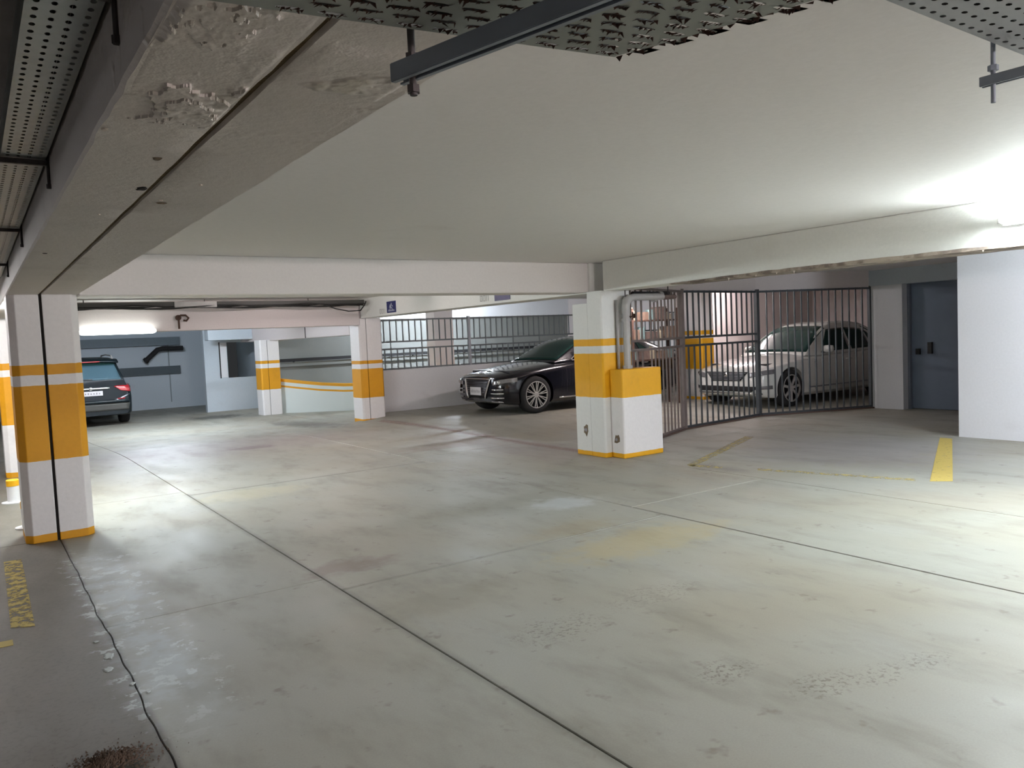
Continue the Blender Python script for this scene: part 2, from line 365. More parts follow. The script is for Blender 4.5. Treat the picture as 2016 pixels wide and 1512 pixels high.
# ------------------------------------------------------------------ beams
def tex_beam(name, label, boxes, mat, parent_parts=()):
    root = empty(name, (boxes[0][0], boxes[0][1], boxes[0][2])); tag(root, label, 'beam')
    for b in boxes:
        m = MB(); x, y, z = root.location
        m.box(b[0]-x, b[1]-y, b[2]-z, b[3]-x, b[4]-y, b[5]-z); o = bevel(m.build('beam_half' if len(boxes) > 1 else 'beam_body', mat, root), .012)
    return root
def rough_beam_half(root, x0, x1, y0, y1, z0, z1, mat, cl, cr):
    """beam with a hand-plastered, slightly uneven arris"""
    m = MB(); n = int((y1-y0)/.09); rows = []
    for j in range(n+1):
        y = y0+(y1-y0)*j/n; f = sstep(6.5, 1.0, y)
        a = (math.sin(y*5.1)*.001+math.sin(y*13.7+1)*.0012+random.uniform(-.0022, .0022))*(.35+f); b = (math.sin(y*4.3+2)*.001+random.uniform(-.002, .002))*(.35+f)
        d = (math.sin(y*2.7)*.001+math.sin(y*9.1)*.0008)*(.3+f)
        rows.append([(x0+a*.4, y, z1), (x0+a*.4, y, z0+cl), (x0+cl+a, y, z0+d), ((x0*2+x1)/3, y, z0+d*.6), ((x0+2*x1)/3, y, z0-d*.5), (x1-cr+b, y, z0+d*.3), (x1+b*.5, y, z0+cr), (x1, y, z1)])
    m.grid(rows); k = len(rows[0]); m.f += [tuple(range(k)), tuple(range(n*k+k-1, n*k-1, -1))]
    return m.build('beam_half', mat, root, smooth=True, angle=35)
BL = NT('flaking_beam_paint'); _x, _y, _z = BL.xyz()
_n1 = BL.noise(2.6, 4, .65); _n2 = BL.noise(26, 3, .7); _peel = BL.math('MULTIPLY', BL.step(_n1, .52, .60), BL.step(_y, 2.3, 1.2))
_c = BL.mix(BL.step(BL.noise(1.4, 5, .6), .45, .8), (.76, .71, .685), (.65, .605, .58)); _c = BL.mix(BL.math('MULTIPLY', _peel, .55), _c, (.58, .53, .42))
_c = BL.mix(BL.math('MULTIPLY', BL.step(_n2, .70, .80), .5), _c, (.80, .76, .72))
BL.bump(BL.math('ADD', BL.math('MULTIPLY', _n2, .6), BL.math('MULTIPLY', _peel, 2.6)), .55, .012); M['beam_flaking'] = BL.out(_c, .7)
lb = tag(empty('ceiling_beam', (.55, 7.85, 2.14)), 'long flaking paint ceiling beam split by a joint, running to the near left column', 'beam'); lb.location = (0,0,0)
rough_beam_half(lb, .29, 0.526, -8, 26.5, 2.14, 2.5, M['beam_flaking'], .008, .002); rough_beam_half(lb, .546, .83, -8, 26.5, 2.14, 2.5, M['beam_flaking'], .002, .006)
m = MB(); m.box(.520, -8, 2.152, .552, 7.9, 2.5); m.build('joint_filler', M['filler_rust'], lb)
def blob(mb, c, r, nrm='z', seed=0, h=.006, n=11, stretch=(1, 1)):
    """irregular little raised patch; nrm is the axis it lies across, sign gives its side"""
    rnd = random.Random(seed); ax = nrm[-1]; sg = -1 if nrm[0] == '-' else 1; vs = []
    for q in (0, 1):
        for i in range(n):
            a = 2*math.pi*i/n; R_ = r*(1 if q == 0 else .7)*(.65+.6*random.Random(seed*97+i).random())
            u, v, w = R_*math.cos(a)*stretch[0], R_*math.sin(a)*stretch[1], sg*h*q
            vs.append({'z': (c[0]+u, c[1]+v, c[2]+w), 'x': (c[0]+w, c[1]+u, c[2]+v), 'y': (c[0]+u, c[1]+w, c[2]+v)}[ax])
    fs = [(i, (i+1)%n, n+(i+1)%n, n+i) for i in range(n)]+[tuple(range(n, 2*n))]
    mb.add(vs, fs)
for i, (x, y, r, mt, st) in enumerate([(.505, 2.83, .022, 'filler', (.8, 1.6)), (.47, 2.38, .014, 'chip', (.8, 1.5)), (.615, 3.08, .012, 'chip', (1.6, .8)), (.60, 3.02, .008, 'flake', (1, 1)),
                                    (.36, 4.75, .010, 'filler', (1.2, .6)), (.305, 2.12, .012, 'flake', (.7, 1.6)), (.55, 4.6, .007, 'flake', (1, 1)), (.66, 2.7, .006, 'flake', (1, 1)), (.45, 3.4, .005, 'flake', (1, 1))]):
    m = MB(); blob(m, (x, y, 2.139), r, '-z', i+3, .003, stretch=st); m.build('spalled_patch' if mt != 'flake' else 'paint_flake', M[mt], lb)
from mathutils import noise as mn
def peel_sheet(x0, x1, y0, y1, amp, nx, ny, seed, fade=.25):
    """blistered paint: a fine sheet of relief hugging the underside of the beam, with curled ragged patches hanging from it"""
    rows = []
    for j in range(ny+1):
        row = []
        for i in range(nx+1):
            x = x0+(x1-x0)*i/nx; y = y0+(y1-y0)*j/ny; p = Vector((x*9+seed, y*6, seed))
            a = mn.fractal(p, .9, 2.1, 5); b = mn.noise(p*.45+Vector((5, 3, 1))); r = 1-abs(mn.noise(p*.8+Vector((9, 1, 4))))*2.4
            e = sstep(0, fade, min(i/nx, 1-i/nx)*3)*sstep(0, fade, min(j/ny, 1-j/ny)*2)
            rg = b+.30*a+.10*mn.noise(p*7)
            h = (.12*max(0, r)+.30*max(0, a)+(.34 if rg > .10 else 0)+(.30 if rg > .34 else 0)+.10*(mn.noise(p*9)+1)*sstep(-.1, .2, rg))*amp*e
            row.append((x, y, 2.1405-h-.0012*e))
        rows.append(row)
    m = MB(); m.grid(rows); return m.build('blistered_paint', M['beam_flaking'], lb, smooth=True, angle=35)
peel_sheet(.298, .524, 1.12, 2.05, .016, 110, 300, 1.7); peel_sheet(.56, .80, 1.3, 2.2, .0035, 50, 120, 6.1)
tex_beam('ceiling_beam', 'cross beam between the near left column and the column with the pipe plinth', [(.83, 7.83, 2.125, 6.65, 8.25, 2.5)], M['beam'])
rb = tex_beam('ceiling_beam', 'whitish beam at the right with a stained crumbling lower edge', [(6.65, -9.5, 2.125, 7.05, 7.55, 2.5)], M['beam_white'])
sb = tex_beam('ceiling_beam', 'whitish beam carrying the two blue signs', [(6.65, 7.8, 2.11, 7.05, 15.05, 2.5)], M['beam_white'])
tex_beam('ceiling_beam', 'pinkish far cross beam above the tube lamp and the SUV', [(.83, 15.0, 1.97, 6.6, 15.4, 2.5)], M['wall_pink'])
b34 = tex_beam('ceiling_beam', 'low beam over the opening between the two farthest striped columns', [(6.6, 15.55, 1.78, 6.95, 23.6, 2.5)], M['wall_pink'])
m = MB(); m.box(-.008, 2.6, 0, 0, 2.63, .3); m.build('crack', M['filler'], b34)
tex_beam('ceiling_beam', 'far pale beam behind the SUV bay', [(5.4, 22.4, 1.86, 6.6, 22.8, 2.5)], M['wall_blue'])
# crumbling underside and arris of the right beam
_k = NT('stained_concrete_edge'); _c = _k.mix(_k.step(_k.noise(7, 5, .6), .4, .65), (.17, .135, .115), (.40, .34, .28)); _k.bump(_k.noise(30, 5), .6, .01); M['edge'] = _k.out(_c, .9)
m = MB()
rows = []
for j in range(0, 101):
    y = -6+12.4*j/100; w = random.uniform(-.0015, .003); f = sstep(6.6, 5.0, y)
    rows.append([(6.645-.002*f, y, 2.125+.02*f+w*1.5*f), (6.640, y, 2.118-w*.6), (6.68, y, 2.112+w*.5), (6.86, y, 2.116+w), (7.03, y, 2.118-w), (7.05, y, 2.13)])
m.grid(rows); e = m.build('stained_edge', M['edge'], None); e.parent = rb; e.location = -rb.location
for i, (y, l) in enumerate([(5.55, .05), (5.2, .035), (4.95, .03), (4.75, .045), (3.02, .03), (6.1, .02)]):
    m = MB(); m.add([(6.648, y-.018, 2.13), (6.648, y+.016, 2.13), (6.645, y, 2.13-l), (6.655, y, 2.13)], [(0,1,2), (1,3,2), (3,0,2)])
    e = m.build('plaster_drip', M['flake'], None); e.parent = rb; e.location = -rb.location
# header above the gate fence
FP = [(7.12, 7.90), (8.01, 8.18), (9.30, 8.72), (11.38, 8.91), (13.55, 8.08)]
m = MB()
for (a, b) in zip(FP[1:-1], FP[2:]): m.bar((a[0], a[1]+.12, 2.35), (b[0], b[1]+.12, 2.35), .24, .30)
struct(m.build('trim_3', M['wall_pink']), 'painted header above the bar fence')
# ------------------------------------------------------------------ columns
def chamfer_poly(x0, x1, y0, y1, c=(.055,)*4):
    a, b, d, e = c; P = []
    P += [(x0, y0+a), (x0+a, y0)] if a else [(x0, y0)]
    P += [(x1-b, y0), (x1, y0+b)] if b else [(x1, y0)]
    P += [(x1, y1-d), (x1-d, y1)] if d else [(x1, y1)]
    P += [(x0+e, y1), (x0, y1-e)] if e else [(x0, y1)]
    return P
B1 = [(-.1, .07), (.71, 1.36), (1.45, 1.54)]
M['col_a'] = banded('striped_column_near', B1); M['col_b'] = banded('striped_column_plinth', [(-.1, .06), (.77, 1.335), (1.43, 1.52)], orange=YELLOW, base=(.75, .76, .74))
M['col_c'] = banded('striped_column_far', [(-.3, .03), (.47, 1.07), (1.17, 1.24)]); M['col_d'] = banded('striped_column_farthest', [(.48, 1.05), (1.17, 1.25)]); M['col_e'] = banded('striped_column_caged', [(-.1, .12), (.72, 1.38), (1.46, 1.55)], orange=YELLOW)
def split_column(label, x0, x1, y0, y1, z0, z1, sx, mat, c=.055, filler='filler', gap=.011):
    root = tag(empty('column', ((x0+x1)/2, (y0+y1)/2, z0)), label, 'column'); X, Y, Z = root.location
    for a, b, ch in ((x0, sx-gap, (c, 0, 0, c)), (sx+gap, x1, (0, c, c, 0))):
        m = MB(); m.prism([(p-X, q-Y) for p, q in chamfer_poly(a, b, y0, y1, ch)], 0, z1-Z); bevel(m.build('column_half', mat, root), .006)
    m = MB(); m.box(sx-gap-.004-X, y0+.02-Y, 0, sx+gap+.004-X, y1-.02-Y, z1-Z-.01); m.build('joint_filler', M[filler], root); return root
split_column('near left column with orange bands and a black vertical joint', .29, .82, 7.87, 8.40, 0, 2.145, .535, M['col_a'])
split_column('striped column half hidden behind the near left column', .30, .83, 12.5, 13.0, -.05, 2.145, .565, M['col_a'])
split_column('striped column with a thin joint beside the low wall of the black sedan', 6.6, 7.11, 15.05, 15.55, -.12, 2.11, 6.76, M['col_c'], .03, gap=.006)
split_column('farthest striped column at the end of the curved parapet', 6.33, 6.85, 20.9, 21.4, -.22, 1.8, 6.53, M['col_d'], .03, gap=.006)
c2 = tag(empty('column', (6.85, 7.7, 0)), 'striped column with a pipe standing on its short orange and white plinth', 'column')
def at(o, mb, name, mat, **k):
    x = mb.build(name, mat, None, **k); x.parent = o; x.location = -o.location; return x
m = MB(); m.prism(chamfer_poly(6.6, 7.11, 7.55, 7.82, (.02, .02, .02, .0)), 0, 2.13); bevel(at(c2, m, 'column_shaft', M['col_b']), .006)
m = MB(); m.prism(chamfer_poly(6.6, 7.11, 7.82, 8.14, (.0, .0, .02, .02)), 0, 1.985); bevel(at(c2, m, 'pier', M['col_b']), .008)
m = MB(); m.prism(chamfer_poly(6.70, 7.39, 7.31, 7.56, (.015,)*4), 0, 1.125); bevel(at(c2, m, 'plinth', banded('striped_plinth', [(-.1, .06), (.77, 1.3)], orange=YELLOW)), .012)
for i, (c_, nrm, r) in enumerate([((6.599, 7.93, .335), '-x', .062), ((6.699, 7.45, .235), '-x', .055)]):
    m = MB(); blob(m, c_, r, nrm, i+40, .006, stretch=(.9, 1.25)); at(c2, m, 'chipped_spot', M['chip'])
    m = MB(); blob(m, (c_[0]-.005, c_[1], c_[2]), r*.45, nrm, i+50, .004); at(c2, m, 'chipped_core', M['plate_ink'])
cc = tag(empty('column', (13.16, 11.9, 0)), 'yellow banded column behind the bar fence beside the white sedan', 'column')
m = MB(); m.prism(chamfer_poly(12.97, 13.36, 11.6, 12.18, (.02,)*4), 0, 2.5); bevel(at(cc, m, 'column_shaft', M['col_e']), .006)
# ------------------------------------------------------------------ low walls, parapet, back corner
m = MB(); m.box(7.11, 15.62, -.2, 17.5, 15.78, .985); struct(m.build('wall_low', plaster('low_wall_paint', (.74, .75, .77), .2, .15, (.45, .44, .43), .55)), 'low white wall behind the black sedan')
_k = NT('striped_parapet_paint'); _uv = _k.n('ShaderNodeAttribute'); _uv.attribute_name = 'down'
_d = _uv.outputs['Fac']; _q = _k.math('ADD', _k.math('LESS_THAN', _d, .075), _k.math('MULTIPLY', _k.math('GREATER_THAN', _d, .17), _k.math('LESS_THAN', _d, .22)), clamp=True)
M['parapet'] = _k.out(_k.mix(_q, (.68, .74, .72), ORANGE), .6)
par = [(6.86, 21.1, .74), (7.3, 20.75, .66), (7.75, 20.4, .585), (8.25, 20.02, .535), (9.0, 19.6, .51), (10.2, 19.2, .50), (12, 19.0, .50)]
m = MB(); rows = []; dn = []
for (x, y, z) in par:
    r = []
    for k in (0, .075, .0751, .17, .1701, .22, .2201): r.append((x, y, z-k)); dn.append(k)
    r.append((x, y, -.3)); dn.append(.5); rows.append(r)
for (x, y, z) in par: pass
m.grid(rows); nb = len(m.v); rows2 = [[(x+.1, y+.15, z), (x+.1, y+.15, -.3)] for x, y, z in par]
m.grid([[a[0], b[0]] for a, b in zip(rows, rows2)]); m.grid(rows2)
me = m.mesh('ramp_parapet', M['parapet']); at_ = me.attributes.new('down', 'FLOAT', 'POINT')
for i in range(len(me.vertices)): at_.data[i].value = dn[i] if i < nb else .03
struct(link('wall_parapet', me), 'curved ramp parapet with orange stripes')
# projecting wall box with an opening in the back corner
m = MB(); m.box(5.57, 23.7, -.25, 6.22, 23.9, 2.5); m.box(6.22, 23.7, -.25, 7.5, 23.9, .76); m.box(6.22, 23.7, 1.80, 7.5, 23.9, 2.5); m.box(7.4, 23.9, -.25, 7.5, 27, 2.5); struct(m.build('wall_corner_box', M['wall_blue']), 'pale wall box with an opening in the far back corner')
m = MB(); m.box(6.02, 23.685, .78, 6.2, 23.7, 1.79); struct(m.build('window_1', M['wall']), 'white jamb panel beside the far opening')
m = MB(); m.box(5.99, 23.69, .76, 6.02, 23.7, 1.81); struct(m.build('trim_4', M['filler']))
# ------------------------------------------------------------------ lamps
def lamp(label, a, b, col, st, w=.055, capsule=False, down=(0,0,-1), hang=None):
    a = Vector(a); b = Vector(b); root = tag(empty('tube_lamp', (a+b)/2), label, 'lamp'); A, B = a-root.location, b-root.location; d = (B-A).normalized(); dn = Vector(down)
    tm = emit('tube_light_%d' % len(bpy.data.materials), col, st)
    n = MB()
    if capsule: n.tube([A, A+d*.03, A+d*.07, B-d*.07, B-d*.03, B], [w*.45, w*.85, w, w, w*.85, w*.45], 12)
    else: n.tube([A+d*.03, B-d*.03], w/2, 8)
    n.build('tube', tm, root, smooth=True, angle=40)
    off = dn*-(w*(1.05 if capsule else .9)+.015)
    h = MB(); h.bar(A+off, B+off, w*1.3, .03, up=dn); bevel(h.build('housing', M['pipe_white'], root), .004)
    for p, s in ((A, 1), (B, -1)):
        h = MB(); h.bar(p-d*.012*s+off*.3, p+d*.012*s+off*.3, w*.8, w*1.3, up=dn); h.build('end_cap', M['pipe'], root)
    if hang:
        for t in (.2, .8):
            p = A+(B-A)*t+off; h = MB(); h.bar(p, (p.x, p.y, hang-root.location.z), .012); h.build('hanger_rod', M['rod'], root)
    return root
lamp('blown-out tube lamp at the top of the right beam', (6.52, 1.60, 2.31), (6.52, 2.84, 2.31), COOL, LAMP*2.2, .05, down=(-1, 0, 0))
lamp('glowing tube lamp on the far pinkish beam above the SUV', (1.53, 14.915, 1.985), (2.73, 14.915, 1.985), (.93, 1.0, .93), 6.0, .050, capsule=True, down=(0, -1, 0))
lamp('tube lamp under the long beam hidden behind the near left column', (.72, 8.80, 2.07), (.72, 9.95, 2.07), COOL, LAMP*2.1, .05)
lamp('ceiling tube lamp over the ramp hall hidden by the sign beam', (11.6, 20.9, 3.22), (13.0, 20.9, 3.22), BLUE, LAMP*6.0, .05)
lamp('small bright tube lamp seen through the bars of the back fence', (8.75, 18.9, 2.05), (9.0, 19.6, 2.05), COOL, LAMP*.6, .05, hang=3.3)
lamp('ceiling tube lamp above the white sedan hidden by the fence header', (13.6, 11.9, 2.41), (15.0, 11.9, 2.41), WARM, LAMP*.7, .05)
lamp('bright tube lamp glimpsed behind the pipes right of the plinth column', (10.15, 11.1, 2.27), (11.1, 11.1, 2.27), WARM, LAMP*1.3, .05, hang=2.5)
lamp('ceiling tube lamp left of the long beam beyond the near column', (-1.6, 10.6, 2.40), (-.3, 10.6, 2.40), NEUT, LAMP*1.8, .05)
lamp('hanging tube lamp in the aisle behind the viewpoint', (1.9, -6.4, 2.12), (3.3, -6.4, 2.12), WARM, LAMP*5.6, .05, hang=2.5)
lamp('hanging tube lamp in the bay right of the viewpoint', (4.4, -3.0, 2.16), (4.4, -1.8, 2.16), WARM, LAMP*1.1, .05, hang=2.5)
lamp('ceiling tube lamp in the bay beyond the right beam before the white wall block', (8.8, .7, 2.40), (8.8, 2.0, 2.40), BLUE, LAMP*5.0, .05)
lamp('ceiling tube lamp over the SUV bay behind the far beam', (2.6, 18.6, 2.40), (4.0, 18.6, 2.40), BLUE, LAMP*3.6, .05)
lamp('ceiling tube lamp in the cross aisle before the far pinkish beam', (4.2, 12.3, 2.42), (5.4, 12.3, 2.42), WARM, LAMP*.6, .05)

# ------------------------------------------------------------------ bar fences
def fence(label, pts, z0, z1, mid, pitch, mats, posts, no_mid_from=None, cat='fence', bot=True, matpost=None):
    root = tag(empty('bar_fence', (pts[0][0], pts[0][1], z0)), label, cat); L = root.location
    up = MB(); up.box(-.011, -.011, 0, .011, .011, z1-mid[1]); lo = MB(); lo.box(-.011, -.011, 0, .011, .011, mid[0]-z0); fu = MB(); fu.box(-.011, -.011, 0, .011, .011, z1-z0); mi = MB(); mi.box(-.009, -.009, 0, .009, .009, mid[1]-mid[0])
    cache = {}
    for i, (a, b) in enumerate(zip(pts[:-1], pts[1:])):
        mt = mats[i]; a = Vector((*a, 0)); b = Vector((*b, 0)); d = b-a; ln = d.length; d.normalize(); n = max(1, round(ln/pitch)); rz = math.atan2(d.y, d.x)
        split = not (no_mid_from is not None and i >= no_mid_from)
        if mt not in cache: cache[mt] = [q.mesh('bar', M[mt]) for q in (up, lo, fu, mi)]
        rails = [z0+.02, z1-.02] + ([mid[0], mid[1]] if split else [])
        for z in rails:
            r = MB(); r.bar(a-L+Vector((0,0,z)), b-L+Vector((0,0,z)), .03, .035); r.build('rail', M[mt], root)
        for k in range(n+1):
            if k in (0, n) : continue
            p = a+d*(ln*k/n)
            if split:
                o = link('bar', cache[mt][0], root); o.location = p-L+Vector((0,0,mid[1])); o.rotation_euler.z = rz
                o = link('bar', cache[mt][1], root); o.location = p-L+Vector((0,0,z0)); o.rotation_euler.z = rz
                if k % 5 == 3: o = link('bar', cache[mt][3], root); o.location = p-L+Vector((0,0,mid[0])); o.rotation_euler.z = rz
            else:
                o = link('bar', cache[mt][2], root); o.location = p-L+Vector((0,0,z0)); o.rotation_euler.z = rz
    for (x, y, w, mt) in posts:
        r = MB(); r.box(x-L.x-w/2, y-L.y-w/2, 0, x-L.x+w/2, y-L.y+w/2, z1-z0+.02); r.build('post', M[mt], root)
    return root
fence('tall dark bar fence with double middle rails in front of the white sedan', FP[:4], .02, 2.21, (1.33, 1.46), .145, ['fence_brown', 'fence_brown', 'fence'], [(9.30, 8.72, .06, 'fence_brown'), (11.38, 8.91, .07, 'fence')])
fence('dark bar gate leaf of plain uprights beside the white wall stub', [(11.43, 8.89), (13.5, 8.10)], .02, 2.21, (1.33, 1.46), .142, ['fence'], [(13.52, 8.10, .05, 'fence')], no_mid_from=0, cat='gate')
m = MB()
for a, b in zip(FP[:-1], FP[1:]): m.bar((*a, .012), (*b, .012), .09, .022)
tag(m.build('fence_sill', simple('brown_sill', (.13, .085, .07), .9)), 'brown stained sill strip along the foot of the bar fence', 'sill')
fence('grey bar fence standing on the low white wall behind the black sedan', [(7.15, 15.70), (9.62, 15.70), (17.2, 15.70)], .985, 2.10, (1.44, 1.60), .158, ['fence_grey', 'fence_grey'], [(9.62, 15.68, .06, 'tray_lilac')])
# black handrail along the ramp wall
m = MB(); m.bar((6.95, 23.05, 1.19), (18.5, 23.05, 1.19), .05, .09); h = tag(m.build('handrail', M['dark']), 'black handrail running along the grey ramp wall', 'handrail')
m = MB(); m.bar((6.95, 23.15, 1.06), (18.5, 23.15, 1.06), .1, .12); m.build('rail_board', M['wall_grey'], h)
for x in (8, 10, 12, 14, 16): m = MB(); m.bar((x, 23.05, 1.19), (x, 23.2, 1.10), .03); m.build('bracket', M['dark'], h)
m = MB(); m.box(10.9, 19.6, -.3, 11.5, 20.1, 3.3); tag(m.build('ramp_column', M['wall_pink']), 'pinkish column in the ramp hall behind the back fence', 'column')
# back wall pipes in the SUV bay
m = MB(); m.bar((-2, 26.93, 1.02), (5.57, 26.93, 1.02), .1, .26); h = tag(m.build('wall_rail', simple('dark_rail', (.07, .095, .11), .6)), 'dark horizontal guard board on the back wall beside the SUV', 'guard board')
m = MB(); m.bar((-2, 26.85, 1.94), (5.57, 26.85, 1.94), .25, .26); tag(m.build('ventilation_duct', simple('duct_grey', (.15, .19, .22), .6)), 'dark grey duct along the top of the back wall', 'duct')
m = MB(); m.tube([(5.6, 26.5, 1.70), (5.0, 26.5, 1.71), (4.85, 26.5, 1.68), (4.5, 26.5, 1.36)], .075, 12); m.tube([(4.53, 26.5, 1.385), (4.47, 26.5, 1.33)], .095, 12)
tag(m.build('drain_pipe', M['dark'], smooth=True, angle=40), 'black bent drain pipe high on the back wall', 'pipe')
m = MB(); m.bar((5.25, 26.96, 0), (5.25, 26.96, 1.9), .025); tag(m.build('conduit', simple('conduit_grey', (.25, .3, .32))), 'thin vertical conduit on the back wall by the black drain pipe', 'conduit')
# ------------------------------------------------------------------ wiring on the far beam
t = tag(empty('cable_tray', (1.0, 14.5, 2.40)), 'dark cable tray with loose wires along the far pinkish beam', 'cable tray')
m = MB(); m.box(-.1, -.12, -.02, 5.45, .12, -.005); m.box(-.1, -.125, -.02, 5.45, -.12, .05); m.build('tray', M['grey_plastic'], t)
for i in range(5):
    pts = [(-.1+5.55*j/24, -.13+.055*i+random.uniform(-.01, .01), .0-.045*abs(math.sin(j*.5+i*1.3))-.02*(i % 2)) for j in range(25)]
    m = MB(); m.tube(pts, .014, 6); m.build('cable', M['cable'], t, smooth=True)
m = MB(); m.box(1.95, -.14, -.05, 2.65, -.1, .05); m.build('ballast_box', M['pipe'], t)
m = MB(); m.tube([(4.6, -.13, -.03), (4.85, -.15, -.12), (5.1, -.16, -.17), (5.35, -.15, -.16), (5.45, -.12, -.06), (5.5, -.1, .02)], .012, 6); m.build('loose_loop', M['cable'], t, smooth=True)
for i in range(3):
    m = MB(); m.bar((.6+1.9*i, .1, 0), (.6+1.9*i, .1, .1), .015); m.build('hanger', M['rod'], t)
m = MB(); m.tube([(3.12, 14.94, 2.0), (3.12, 14.94, 2.19), (3.16, 14.94, 2.24), (3.24, 14.94, 2.24), (3.29, 14.94, 2.19), (3.25, 14.94, 2.14), (3.2, 14.94, 2.15)], .018, 8); m.lathe([(0, -.02), (.05, -.02), (.05, .02), (0, .02)], (3.12, 14.96, 2.2), 'y', 10)
tag(m.build('pipe_hook', M['rust'], smooth=True, angle=40), 'small rusty hook shaped pipe on the far pinkish beam', 'pipe')
# ------------------------------------------------------------------ signs on the white beam
def sign(label, y0, y1, z0, z1):
    root = tag(empty('wall_sign', (6.65, (y0+y1)/2, z0)), label, 'sign'); w, h_ = (y1-y0)/2, z1-z0
    m = MB(); m.box(-.010, -w, 0, 0, w, h_); m.build('panel', M['sign_blue'], root)
    return root, w, h_
# seen from -X the sign's left is +Y
s, w, h_ = sign('small square blue sign with a white figure on the beam near the far column', 13.40, 13.78, 2.155, 2.37)
m = MB(); blob(m, (-.0105, -.01, .165), .024, '-x', 5, .0015, 10); m.bar((-.012, .005, .15), (-.012, -.005, .09), .003, .05); m.bar((-.012, .02, .14), (-.012, .075, .10), .003, .018); m.bar((-.012, -.03, .14), (-.012, -.075, .115), .003, .016); m.bar((-.012, .01, .095), (-.012, .05, .075), .003, .02); m.bar((-.012, -.01, .095), (-.012, -.05, .075), .003, .02)
m.build('figure', M['sign_white'], s)
m = MB()
for i in range(7): m.box(-.0125, -.14+.04*i, .025, -.0105, -.115+.04*i+.008*(i % 2), .055+.006*(i % 3))
m.build('lettering', M['sign_white'], s)
s, w, h_ = sign('wide blue sign with white lettering half hidden by the cross beam', 9.62, 10.03, 2.150, 2.36)
m = MB()
for i in range(8): m.box(-.0125, .15-.038*i-.015, .085-.002*i, -.0105, .15-.038*i, .118+.006*(i % 3))
m.build('lettering', M['sign_white'], s)
for lab, y, z in (('faded stencilled number on the beam left of the square sign', 13.99, 2.20), ('faded stencilled number on the beam left of the wide sign', 10.33, 2.21)):
    root = tag(empty('stencil_mark', (6.648, y, z)), lab, 'marking')
    for i, dy in enumerate((.09, .0, -.09)):
        m = MB(); m.box(-.002, dy-.03, -.045, 0, dy-.018, .045); m.box(-.002, dy+.018, -.045, 0, dy+.03, .045)
        if i != 2: m.box(-.002, dy-.03, .035, 0, dy+.03, .045); m.box(-.002, dy-.03, -.045, 0, dy+.03, -.035)
        m.build('digit', M['stencil'], root)
# ------------------------------------------------------------------ pipes at the plinth column
p = tag(empty('riser_pipe', (6.93, 7.45, 1.125)), 'grey riser pipe with elbow standing on the orange plinth', 'pipe')
m = MB(); m.tube([(0, 0, 0), (0, 0, .78), (.015, 0, .85), (.06, 0, .895), (.14, 0, .91), (.78, .12, .92)], .045, 14); m.build('pipe_run', M['pipe'], p, smooth=True, angle=50)
for z in (.02, .62): m = MB(); m.lathe([(.045, -.02), (.062, -.02), (.062, .02), (.045, .02)], (0, 0, z), 'z', 14); m.build('flange', M['pipe'], p)
m = MB(); m.tube([(0, 0, .70), (0, 0, .80), (.018, 0, .86), (.07, 0, .90)], .058, 14); m.build('elbow', M['pipe'], p, smooth=True, angle=50)
m = MB(); m.tube([(.05, -.02, .66), (.11, -.03, .67)], .012, 8); m.lathe([(0, -.008), (.03, -.008), (.03, .008), (0, .008)], (.115, -.03, .67), 'x', 10); m.tube([(.09, -.03, .62), (.09, -.03, .72)], .01, 6); m.build('valve', M['rust'], p)
m = MB(); m.tube([(-.09, .07, 0), (-.09, .07, .88)], .02, 10); p2 = tag(m.build('conduit', M['pipe'], smooth=True), 'thin grey conduit behind the riser pipe on the plinth', 'conduit'); p2.location = (6.93, 7.45, 1.125)
m = MB(); m.tube([(.0, .0, .92), (.0, .0, 1.0)], .008, 6); m.build('hanger_rod', M['rod'], p)
p = tag(empty('pipe_run', (7.42, 7.66, 2.06)), 'brown pipe bundle with valves under the ceiling right of the plinth column', 'pipes')
for i, (dy, dz, r, mt) in enumerate([(0, -.02, .035, 'pipe_brown'), (.12, .04, .03, 'dark'), (.22, .0, .028, 'rust')]):
    m = MB(); m.tube([(-.1, dy-.05, dz), (.35, dy+.0, dz), (.85, dy+.22, dz+.02)], r, 10); m.build('pipe', M[mt], p, smooth=True, angle=50)
for i, (x, y, z) in enumerate([(.28, .05, -.03), (.5, .15, .02)]):
    m = MB(); m.lathe([(0, -.03), (.05, -.03), (.05, .03), (0, .03)], (x, y, z), 'x', 12); m.build('coupling', M['pipe'], p)
for x in (.1, .6): m = MB(); m.bar((x, .1, 0), (x, .1, .44), .012); m.build('hanger_rod', M['rod'], p)
